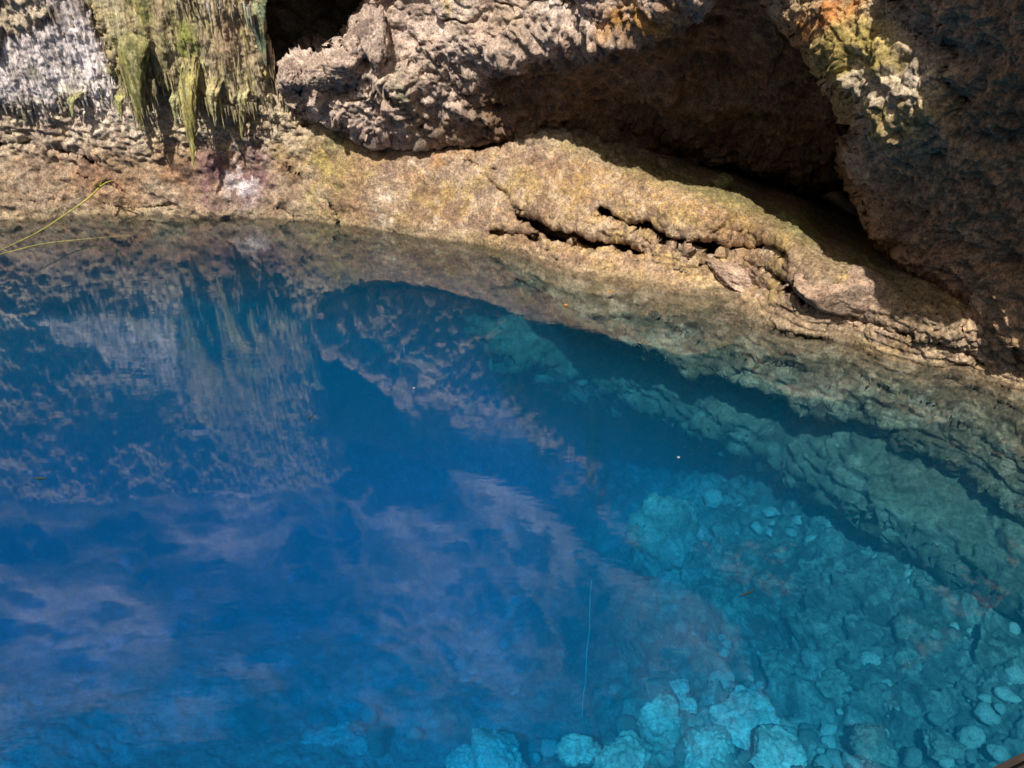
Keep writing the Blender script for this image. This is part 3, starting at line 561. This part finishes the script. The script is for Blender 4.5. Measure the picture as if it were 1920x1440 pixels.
for i, (px, py, Y, w, h, rot, lab) in enumerate([(a_[0], a_[1], a_[2] - 0.17) + a_[3:] for a_ in [
    (702, 66, 9.05, 52, 98, 0.05, "tall pinkish block, upright, right beside the black recess"),
    (668, 86, 9.12, 44, 62, 0.15, "smaller pale block wedged left of the tall pinkish block"),
    (652, 126, 9.12, 70, 52, 0.0, "squat pinkish block under the wedged block, its top in sun"),
    (592, 138, 9.25, 56, 46, 0.1, "pale squarish block at the left end of the block row"),
    (548, 142, 9.42, 38, 50, -0.1, "small dark pink block next to the dripstone curtain")]]):
    rock_at("rock_block", px, py, Y, w, h, 0.7, 40 + i, (0.52, 0.42, 0.36), M_rock, 5, 0.07, rot, 0.20, 8, label=lab, cat="rock block")
for i, (px, py, z, w, h, rot, lab, c) in enumerate([
    (1395, 515, 0.16, 150, 50, 0.25, "low lilac slab lying by the small dark puddle at the bank edge", (0.50, 0.38, 0.30)),
    (1487, 492, 0.40, 110, 56, 0.2, "pale crusted rock jammed above the wide smooth slab", (0.52, 0.46, 0.34)),
    (1722, 568, 0.42, 76, 50, 0.15, "pale cracked stone at the edge of the shade", (0.56, 0.47, 0.36)),
    (1300, 478, 0.30, 60, 30, 0.3, "grey nodular lump between two dark cracks", (0.48, 0.44, 0.36)),
    (1352, 345, 0.88, 46, 40, 0.0, "round greenish boulder on the shadow line", (0.17, 0.175, 0.09))]):
    rock_at("bank_rock", px, py, float(y_of(px, py, z)), w, h, 0.8, 70 + i, c, M_rock, 5, 0.07, rot, 0.12, 9, label=lab, cat="rock")
o = rock_at("bank_slab", 1592, 548, float(y_of(1592, 548, 0.42)) - 0.02, 215, 92, 0.45, 95, (0.46, 0.345, 0.26), M_rock, 5, 0.0, 0.30, 0.07, 10, label="wide smooth pinkish slab tilted toward the water beside the shade", cat="rock slab")
# nodular crust along the cracks
rr = random.Random(4)
CY = (0.62, 0.66, 0.58)
SUBROCKS = [  # px, py, z, w, h, label
    (1248, 1022, -2.6, 120, 170, "big pale cyan boulder standing alone over the deep blue"),
    (1310, 970, -2.5, 110, 90, "pale knob on the shoulder of the lone cyan boulder"),
    (1085, 1408, -2.6, 70, 54, "rounded bright cyan stone left of the boulder heap"),
    (1165, 1428, -2.4, 115, 90, "bright cyan boulder in the heap's left end at the bottom edge"),
    (1240, 1352, -2.55, 80, 100, "angular cyan boulder topping the heap at the bottom edge"),
    (1325, 1410, -2.3, 95, 80, "round pitted cyan boulder in the middle of the heap"),
    (1405, 1352, -2.4, 130, 90, "broad teal boulder behind the pitted round one"),
    (1460, 1425, -2.1, 125, 80, "bright flat boulder at the right end of the heap"),
    (1275, 1290, -2.6, 40, 34, "small cyan stone above the heap's top boulder"),
    (1292, 1325, -2.55, 34, 50, "narrow upright cyan stone just above the heap"),
    (930, 1415, -3.3, 110, 70, "blue-cyan boulder half out of frame, second from the left"),
    (620, 1430, -4.2, 150, 80, "pale cyan mound at the bottom edge, farthest left"),
    (870, 1430, -3.4, 60, 40, "small blue stone beside the second boulder from the left"),
    (1850, 1150, -1.5, 70, 50, "pale oval stone near the right edge above the rubble"),
    (1770, 1080, -1.45, 90, 36, "flat pale green slab below the ledge on the right"),
    (1610, 1150, -1.95, 44, 30, "small bright stone left of the pale oval one"),
    (1640, 1400, -1.85, 80, 50, "grey green stone low on the right bed"),
    (1770, 1400, -1.75, 70, 40, "flat grey green stone near the lower right corner"),
    (1480, 1260, -2.3, 90, 40, "teal slab with a bright upper edge on the right bed"),
    (1700, 1240, -1.8, 60, 50, "squat teal stone in the middle of the right rubble"),
    (1560, 1290, -2.1, 70, 50, "teal stone in front of the bright edged slab")]
for i, (px, py, z, w, h, lab) in enumerate(SUBROCKS):
    rock_at("submerged_boulder", px, py, float(y_of(px, py, z)), w, h, 0.9, 120 + i, (0.62, 0.64, 0.57) if (py > 1270 and px < 1530) else ((0.34, 0.35, 0.30) if i < 2 else (0.26, 0.27, 0.22)), M_sub, 5, 0.03, rr.uniform(-0.4, 0.4), 0.20, 9, label=lab, cat="boulder")
# scattered stones: shared meshes
protos = []
for k in range(6):
    P, F = rock_geo(300 + k, 3, (1, rr.uniform(.7, 1), rr.uniform(.5, .8)), 7, 0.06, 0.14)
    me = mesh_from("stone", P, F, M_sub, np.tile(np.array((0.36, 0.37, 0.32)) * rr.uniform(0.35, 1.3), (len(P), 1))); protos.append(me)
def bedz(px, py): return float(bed_f(np.array([px]), np.array([py]))[0])
k = 0
for (n, x0, y0, x1, y1, s0, s1, lab, grp) in [(290, 1330, 930, 1910, 1435, 4, 26, "small pale stone among the rubble on the right side of the bed", "stones on the right side of the bed"),
        (42, 815, 1120, 985, 1310, 8, 20, "small cyan stone in the scatter on the deep middle bed", "stones scattered on the deep middle bed"),
        (26, 860, 1360, 1560, 1435, 14, 34, "cyan stone filling gaps in the boulder heap at the bottom edge", "small stones of the boulder heap"),
        (22, 200, 1040, 800, 1420, 10, 26, "faint blue stone on the deepest left bed", "stones on the deepest left bed")]:
    for j in range(n):
        px, py = rr.uniform(x0, x1), rr.uniform(y0, y1); Y = bedz(px, py) * 0.985; u = Y / float(rays(px, py)[1])
        o = link("stone", protos[k % 6]); k += 1; s = rr.uniform(s0, s1) * u * (0.6 + 0.6 * rr.random() ** 2)
        o.location = at(px, py, Y); o.scale = (s, s, s); o.rotation_euler = (rr.uniform(-.5, .5), rr.uniform(-.5, .5), rr.uniform(0, 6.28)); L_ = lab
        if j >= 0:
            size = "tiny" if s / u < (s0 + s1) * .28 else ("fist sized" if s / u < (s0 + s1) * .5 else "larger")
            ver = "upper" if py < y0 + (y1 - y0) / 3 else ("middle" if py < y0 + 2 * (y1 - y0) / 3 else "lower"); hor = "left" if px < x0 + (x1 - x0) / 3 else ("central" if px < x0 + 2 * (x1 - x0) / 3 else "right")
            L_ = f"{size} stone in the {ver} {hor} area of the {grp[9:] if grp.startswith('stones on') else ('deep middle scatter' if 'scattered' in grp else 'bottom boulder heap')}"
        tag(o, L_, "stone", grp)

pebs = []
for k in range(5):
    P, F = rock_geo(400 + k, 3, (1, rr.uniform(.7, 1), rr.uniform(.5, .9)), 8, 0.05, 0.18); pebs.append(mesh_from("pebble", P, F, M_rock, np.tile(np.array((0.5, 0.41, 0.31)) * rr.uniform(0.7, 1.1), (len(P), 1))))
for (pts, n, grp, lab) in [([(985, 470), (1120, 478), (1240, 500), (1330, 515)], 26, "loose stones along the left bank cracks", "small loose stone below the left bank crack"),
        ([(1340, 490), (1440, 500), (1500, 560), (1500, 600)], 22, "loose stones left of the smooth slab", "small loose stone in the gap left of the wide smooth slab"),
        ([(1680, 590), (1760, 620), (1840, 660), (1890, 690)], 26, "loose stones at the right end of the bank", "small loose stone on the crumbly right end of the bank"),
        ([(930, 262), (1010, 232), (1100, 262), (1180, 310)], 24, "nodules on the bank crest", "knobbly lump on the crest of the bank below the overhang")]:
    cvp = smooth_curve(pts, 100)
    for j in range(n):
        p = cvp[rr.randrange(100)]; px = p[0] + rr.uniform(-12, 12); py = p[1] + rr.uniform(-12, 12); Y = float(wall_f(np.array([px]), np.array([py]))[0]) - 0.03; u = Y / float(rays(px, py)[1])
        o = link("pebble", pebs[j % 5]); sz = rr.uniform(2.5, 9) * u * (0.5 + 0.7 * rr.random() ** 2); o.location = at(px, py, Y); o.scale = (sz, sz, sz); o.rotation_euler = (rr.uniform(-.5, .5), rr.uniform(-.5, .5), rr.uniform(0, 6.28))
        tag(o, lab, "stone", grp)

# ------------------------------------------------------------------ dripstone on the left wall
def drip_geo(seed, L, w, n=14, m=12, flat=0.7, blunt=0.0, fl=0.12, pw=0.75, wv=0.13):
    r = np.random.RandomState(seed); V = []; F = []
    kx, ky = r.uniform(-.12, .12, 2)
    for i in range(n + 1):
        t = i / n; rad = w * 0.5 * ((1 - t) ** pw * (1 - blunt) + blunt * math.sqrt(max(0, 1 - t * t))) * (1 + wv * math.sin(9 * t + seed)) + 0.001
        for j in range(m):
            a = 2 * math.pi * j / m; f = 1 + fl * math.sin(3 * a + seed) + fl * math.sin(5 * a + 2 * seed + t * 2)
            V.append((rad * f * math.cos(a) + kx * w * math.sin(t * 3), rad * f * math.sin(a) * flat + ky * w * t, -L * t))
    for i in range(n):
        for j in range(m): F.append((i * m + j, i * m + (j + 1) % m, (i + 1) * m + (j + 1) % m, (i + 1) * m + j))
    return np.array(V), np.array(F)
def stalactite(px, py, ptip, L_px, w_px, Y, seed, col, col2, label, name="stalactite"):
    top = at(px, py, Y); tip = at(ptip, py + L_px, Y); L = top[2] - tip[2]; u = Y / float(rays(px, py)[1]); w = w_px * u
    V, F = drip_geo(seed, L, w, 110, 48, 0.6, 0.03, 0.14, 0.85, 0.05); tt = -V[:, 2:3] / L; V[:, :2] *= 0.6 + 0.4 * sstep(0, 0.3, tt); V[:, 1:2] += 0.34 * (1 - sstep(0, 0.5, tt))
    V[:, 0] += (tip[0] - top[0]) * (-V[:, 2] / L)
    rad = V * np.array([1, 1, 0.0]); nrm = rad / (np.linalg.norm(rad, axis=1)[:, None] + 1e-6)
    W = V + top; V = V + nrm * (0.014 * ridged(W * np.array([1, 1, .12]), 20, 3, .6, seed) + 0.012 * fbm(W, 14, 3, .6))[:, None] * np.clip(1.4 + V[:, 2:3] / L, 0.25, 1)
    C = mixc(np.tile(np.array(col), (len(V), 1)), brk(W * np.array([1, 1, .4]), 7, seed), col2); C = mixc(C, brk(W * np.array([1, 1, .3]), 16, seed, .1, .4) * .6, (0.5, 0.47, 0.26)); C = mixc(C, (1 - sstep(0.05, 0.45, tt[:, 0])) * .8, (0.36, 0.33, 0.2))
    o = link(name, mesh_from(name, V, F, M_flow, C)); o.location = top; tag(o, label, "stalactite"); return o
stalactite(342, 40, 364, 280, 42, 9.26, 3, (0.40, 0.36, 0.12), (0.26, 0.25, 0.09), "long thin yellow stalactite hanging lowest, over the water")
stalactite(246, -10, 266, 256, 74, 9.28, 5, (0.21, 0.205, 0.075), (0.13, 0.14, 0.05), "broad mossy green stalactite left of the long yellow one")
stalactite(452, 110, 452, 152, 30, 9.5, 8, (0.40, 0.38, 0.2), (0.3, 0.3, 0.14), "slender grey green stalactite at the right of the dripstone curtain")
stalactite(222, 150, 231, 78, 22, 9.35, 11, (0.36, 0.36, 0.16), (0.2, 0.22, 0.1), "small pointed stalactite just left of the mossy green one")
stalactite(318, 140, 333, 104, 22, 9.4, 13, (0.36, 0.37, 0.2), (0.25, 0.27, 0.14), "short pale green stalactite tucked behind the yellow one")
stalactite(137, 160, 137, 60, 20, 9.5, 17, (0.42, 0.44, 0.24), (0.30, 0.33, 0.16), "stubby lime green stalactite under the white patch")
stalactite(395, 120, 405, 118, 30, 9.3, 19, (0.44, 0.40, 0.22), (0.34, 0.32, 0.16), "yellowish stalactite in the middle of the curtain fringe")
stalactite(462, -60, 497, 185, 50, 9.42, 23, (0.16, 0.22, 0.15), (0.10, 0.15, 0.10), "dark green ribbon of dripstone beside the black recess")
# dripstone curtain: body + drips
cur_poly = [(120, -330), (150, -200), (165, 0), (200, 70), (218, 140), (236, 168), (262, 175), (288, 140), (310, 158), (330, 170), (352, 162), (372, 186), (400, 192), (425, 198), (450, 205), (470, 190), (495, 186), (503, 140), (496, 100), (480, 60), (470, 0), (470, -200), (440, -290), (380, -250), (330, -330), (260, -280), (200, -340)]
cur_f = rbf([(160, 0, 9.35, 'Y'), (220, 140, 9.45, 'Y'), (260, 80, 9.28, 'Y'), (300, 0, 9.25, 'Y'), (300, 140, 9.42, 'Y'), (400, 40, 9.3, 'Y'), (400, 180, 9.4, 'Y'), (490, 150, 9.5, 'Y'), (470, 0, 9.35, 'Y'), (300, -150, 9.1, 'Y'), (300, -330, 8.9, 'Y')])
def cur_disp(P, px, py, s):
    Pv = P * np.array([1, 1, 0.14]); return 0.05 * fbm(Pv, 4.0, 3, .55, 1) + 0.02 * ridged(Pv, 13, 3, .6, 6) + 0.016 * fbm(P, 5, 5, .65) + 0.008 * ridged(P * np.array([1, 1, .12]), 34, 2)
def cur_color(P, px, py, N, d):
    C = np.tile(np.array((0.56, 0.50, 0.34)), (len(px), 1)); Pv = P * np.array([1, 1, .3]); C = mixc(C, brk(Pv, 3, 2) * .5, (0.38, 0.30, 0.2))
    C = mixc(C, brk(Pv, 7, 3, .1, .4) * .7, (0.60, 0.54, 0.26)); C = mixc(C, (blob(px, py, 250, 90, 50, 120) + blob(px, py, 345, 80, 30, 60)) * (.3 + brk(Pv, 4, 4)), (0.24, 0.27, 0.08))
    C = mixc(C, blob(px, py, 430, 60, 50, 60) * brk(Pv, 3, 9), (0.40, 0.30, 0.2)); return C
curtn = sheet("dripstone_curtain", (100, -380, 540, 250), 2.2, lambda x, y: cur_f(x, y) + 0.08, cur_disp, cur_color, M_flow, cur_poly, edge=12, edge_in=12, skirt=0.03, round_d=0.2, wob=9, wobf=(1 / 9., 1 / 60.))
tag(curtn, "wide fluted dripstone curtain streaked yellow and green above the water", "dripstone curtain")
wh_poly = [(-520, -70), (-520, 190), (-200, 200), (0, 196), (40, 208), (80, 200), (130, 196), (180, 178), (214, 190), (232, 172), (218, 120), (190, 60), (160, -10), (140, -70), (90, -110), (20, -60), (-60, -100), (-160, -50), (-260, -90), (-400, -60)]
wh_f = rbf([(-450, 0, 9.0, 'Y'), (-450, 190, 9.2, 'Y'), (-150, 0, 9.15, 'Y'), (-150, 190, 9.35, 'Y'), (0, 0, 9.3, 'Y'), (0, 150, 9.35, 'Y'), (100, 60, 9.33, 'Y'), (100, 200, 9.5, 'Y'), (200, 100, 9.45, 'Y'), (200, 180, 9.5, 'Y'), (100, -150, 9.15, 'Y')])
def wh_disp(P, px, py, s):
    Pv = P * np.array([1, 1, 0.2]); return 0.04 * fbm(Pv, 3.4, 3, .55, 8) + 0.012 * ridged(Pv, 12, 3, .6, 2) + 0.016 * fbm(P, 5, 5, .65) + 0.007 * ridged(P * np.array([1, 1, .12]), 34, 2)
def wh_color(P, px, py, N, d):
    C = np.tile(np.array((0.66, 0.60, 0.55)), (len(px), 1)); Pv = P * np.array([1, 1, .35]); C = mixc(C, (blob(px, py, 130, 110, 140, 105) * 1.5) * (.6 + .8 * brk(Pv, 3.4, 2)), (0.90, 0.86, 0.90))
    C = mixc(C, blob(px, py, 0, 190, 120, 40) * brk(Pv, 4, 3), (0.7, 0.66, 0.66)); C = mixc(C, blob(px, py, 20, 30, 140, 34, -.05) * (.4 + brk(P, 3, 5)), (0.20, 0.16, 0.12)); C = mixc(C, blob(px, py, 70, 130, 90, 18, .1) * brk(P, 3, 5) * .9, (0.32, 0.31, 0.2))  # dark brown blob near the top paints a cast-shadow streak
    C = mixc(C, (blob(px, py, 135, 190, 26, 30) + blob(px, py, 15, 210, 40, 20)) * (.2 + brk(Pv, 4, 4)), (0.36, 0.40, 0.14)); return C
whp = sheet("white_flowstone", (-480, -160, 260, 240), 2.2, lambda x, y: wh_f(x, y) + 0.16, wh_disp, wh_color, M_flow, wh_poly, edge=12, edge_in=12, skirt=0.03, round_d=0.2, wob=9, wobf=(1 / 9., 1 / 60.))
tag(whp, "chalky white flowstone patch with ragged lower edge at the far left", "flowstone")
dm = []
for k_ in range(8):
    V, F = drip_geo(500 + k_, 1.0, 0.26 + 0.05 * (k_ % 3), 10, 8, 0.8, 0.15, 0.12)
    base = [(0.64, 0.58, 0.38), (0.60, 0.55, 0.27), (0.72, 0.68, 0.62), (0.50, 0.44, 0.30)][k_ % 4]
    dm.append(mesh_from("drip", V, F, M_flow, mixc(np.tile(np.array(base), (len(V), 1)), brk(V, 3, k_), tuple(c * .6 for c in base))))
def fringe(parent, pts, n, l0, l1, Y, jit, sel, wsc=1.0):
    cvf = smooth_curve(pts, 200)
    for i in range(n):
        p = cvf[rr.randrange(200)]; px = p[0] + rr.uniform(-3, 3); py = p[1] - 6 + rr.uniform(-jit, jit); y_ = Y + rr.uniform(-.06, .06)
        u = y_ / float(rays(px, py)[1]); L = rr.uniform(l0, l1) * u * (0.4 + rr.random() ** 2)
        o = link("drip", dm[rr.choice(sel)], parent); o.location = at(px, py, y_); o.scale = (rr.uniform(.10, .17) * wsc, rr.uniform(.10, .17) * wsc, L); o.rotation_euler = (0, 0, rr.uniform(0, 6.28))
fringe(curtn, [(345, 165), (372, 188), (400, 194), (450, 206), (498, 186)], 70, 16, 50, 9.45, 8, (0, 1, 3))
fringe(curtn, [(290, 60), (340, 110), (400, 130), (470, 120)], 50, 12, 40, 9.3, 50, (0, 1, 3), .6)
fringe(curtn, [(215, 140), (260, 170), (300, 150), (340, 165)], 36, 16, 44, 9.48, 10, (0, 1, 3))
fringe(curtn, [(330, 0), (400, 10), (470, 20)], 40, 15, 40, 9.3, 18, (0, 2, 3), .9)
fringe(curtn, [(222, 120), (240, 190), (258, 215), (278, 200), (292, 140)], 34, 18, 60, 9.34, 12, (1, 3, 7), .7)
fringe(curtn, [(322, 150), (340, 200), (352, 240), (366, 180)], 26, 18, 56, 9.34, 14, (1, 3), .6)
fringe(whp, [(0, 190), (40, 200), (80, 194), (130, 190), (180, 172), (214, 182)], 80, 10, 32, 9.6, 14, (2, 2, 6, 0), .8)
fringe(whp, [(40, 100), (100, 60), (180, 80), (210, 130)], 24, 12, 26, 9.46, 45, (2, 6), .6)
fringe(wall, [(500, 175), (540, 195), (600, 205), (640, 225)], 70, 12, 34, 9.68, 12, (0, 1, 3))
fringe(wall, [(380, 235), (430, 240), (490, 235)], 30, 10, 26, 9.7, 8, (1, 3), .8)
fringe(wall, [(490, 20), (500, 80), (515, 140)], 26, 20, 60, 9.6, 20, (3, 7))

# ------------------------------------------------------------------ small things
def tube(name, pts, rad, mat, parent=None, m=6, taper=True):
    A = smooth_curve(pts, max(12, len(pts) * 6)); V = []; F = []; n = len(A)
    for i, p in enumerate(A):
        t = A[min(i + 1, n - 1)] - A[max(i - 1, 0)]; t /= np.linalg.norm(t) + 1e-9
        a = np.cross(t, (0.1, 0.2, 1)); a /= np.linalg.norm(a) + 1e-9; b = np.cross(t, a); r_ = rad * (1 - 0.85 * (i / (n - 1)) ** 1.5 if taper else 1)
        for j in range(m): V.append(p + r_ * (a * math.cos(2 * math.pi * j / m) + b * math.sin(2 * math.pi * j / m)))
    for i in range(n - 1):
        for j in range(m): F.append((i * m + j, i * m + (j + 1) % m, (i + 1) * m + (j + 1) % m, (i + 1) * m + j))
    return link(name, mesh_from(name, V, F, mat), parent)
gt = bpy.data.objects.new("grass_tuft", None); COL.objects.link(gt); tag(gt, "yellow grass tuft rooted on the wall, long blades arching left over the water", "grass")
def atl(l): return [tuple(at(*p)) for p in l]
tube("blade", atl([(188, 350, 9.5), (160, 376, 9.3), (120, 404, 8.9), (70, 436, 8.35), (0, 470, 7.75), (-60, 505, 7.2)]), 0.010, M_grass, gt)
tag(tube("straw", atl([(-60, 490, 7.5), (0, 477, float(y_of(0, 477, .01))), (75, 458, float(y_of(75, 458, .01))), (150, 449, float(y_of(150, 449, .01))), (240, 441, float(y_of(240, 441, .006)))]), 0.005, M_grass), "thin pale straw lying on the water below the grass tuft", "straw")
tube("blade", atl([(186, 352, 9.5), (200, 342, 9.3), (214, 338, 9.2)]), 0.010, M_grass, gt)
tube("blade", atl([(186, 352, 9.5), (180, 344, 9.35), (172, 350, 9.2)]), 0.010, M_grass, gt)
tube("blade", atl([(186, 352, 9.5), (192, 338, 9.4), (198, 334, 9.3)]), 0.008, M_grass, gt)
def fish(px, py, z, L, ang, lab):
    e = bpy.data.objects.new("fish", None); COL.objects.link(e); e.location = at(px, py, float(y_of(px, py, z))); e.rotation_euler = (0, 0, ang); tag(e, lab, "fish")
    V = []; F = []; n = 10
    for i in range(n + 1):
        t = i / n; r_ = 0.13 * L * math.sin(math.pi * min(1, 0.06 + 0.9 * t)) ** 0.8 + 0.002
        for j in range(8): a = 2 * math.pi * j / 8; V.append(((t - .5) * L, 0.5 * r_ * math.cos(a), r_ * math.sin(a)))
    for i in range(n):
        for j in range(8): F.append((i * 8 + j, i * 8 + (j + 1) % 8, (i + 1) * 8 + (j + 1) % 8, (i + 1) * 8 + j))
    link("body", mesh_from("fish_body", V, F, M_fish), e)
    T = [(L * .44, .002, 0), (L * .62, .002, L * .12), (L * .56, .002, 0), (L * .62, .002, -L * .12), (L * .44, -.002, 0), (L * .62, -.002, L * .12), (L * .56, -.002, 0), (L * .62, -.002, -L * .12)]
    link("tail", mesh_from("fish_tail", T, [(0, 1, 2, 3), (7, 6, 5, 4)], M_fish), e)
fish(583, 783, -0.3, 0.09, 1.3, "tiny dark fish in the reflection near the dark blue triangle")
fish(1400, 1113, -0.5, 0.10, 0.4, "tiny dark fish over the right rubble bed")
fish(75, 897, -0.3, 0.09, 0.0, "tiny dark fish in open blue water near the left edge")
for px, py, lab in ((1272, 857, "tiny white speck floating on the blue right of centre"), (776, 727, "tiny bright bubble floating on the mirrored rock")):
    P, F = rock_geo(px, 2, (0.013, 0.013, 0.006), 9); o = link("floating_speck", mesh_from("speck", P, F, M_foam)); o.location = at(px, py, float(y_of(px, py, 0.003))); tag(o, lab, "bubble")
for px, py, lab in ((1142, 546, "small orange fleck standing for a reflection by the bank, larger one"), (1061, 571, "small orange fleck standing for a reflection farther out, smaller one")):
    P, F = rock_geo(px, 2, (0.035, 0.028, 0.004), 7); o = link("reflection_fleck", mesh_from("fleck", P, F, M_fleck)); o.location = at(px, py, float(y_of(px, py, 0.003))); tag(o, lab, "fleck")  # flat orange bits added for orange rock mirrored in the water
o = tube("rope", atl([(x_, y2, float(y_of(x_, y2, -2.9 - (y2 - 1090) * .002))) for x_, y2 in ((1109, 1088), (1106, 1130), (1105, 1180), (1100, 1225), (1098, 1275), (1093, 1310), (1092, 1345))]), 0.006, M_rope, taper=False)
tag(o, "thin pale rope stretched down through the blue water", "rope")
b_ = at(1106, 905, float(y_of(1106, 905, -2.7))); t_ = at(1112, 745, float(y_of(1112, 745, -1.5)))
tag(tube("submerged_bar", [tuple(b_), tuple((b_ + t_) / 2), tuple(t_)], 0.06, M_bar, m=12, taper=False), "dark upright submerged bar faint in deep blue water", "bar")  # dark upright cylinder standing under the water
# dark walkway edge right beside the viewer, lower right corner
import bmesh
bm = bmesh.new(); bmesh.ops.create_cube(bm, size=1); bmesh.ops.scale(bm, vec=(0.07, 0.012, 0.008), verts=bm.verts); bmesh.ops.bevel(bm, geom=bm.edges[:], offset=0.003, segments=3, affect='EDGES')
me = bpy.data.meshes.new("handrail_edge"); bm.to_mesh(me); bm.free(); me.materials.append(M_dark)
zr = 2.85; pa = at(1868, 1440, float(y_of(1868, 1440, zr))); pb = at(1920, 1414, float(y_of(1920, 1414, zr))); dr = Vector(pb - pa).normalized(); nr = Vector((-dr.y, dr.x, 0))
o = link("handrail_edge", me); o.location = (Vector(pa) + Vector(pb)) / 2 + dr * 0.025 - nr * 0.006; o.rotation_euler = (0, 0, math.atan2(dr.y, dr.x)); tag(o, "dark edge of a thin rail poking in at the lower right corner", "rail")
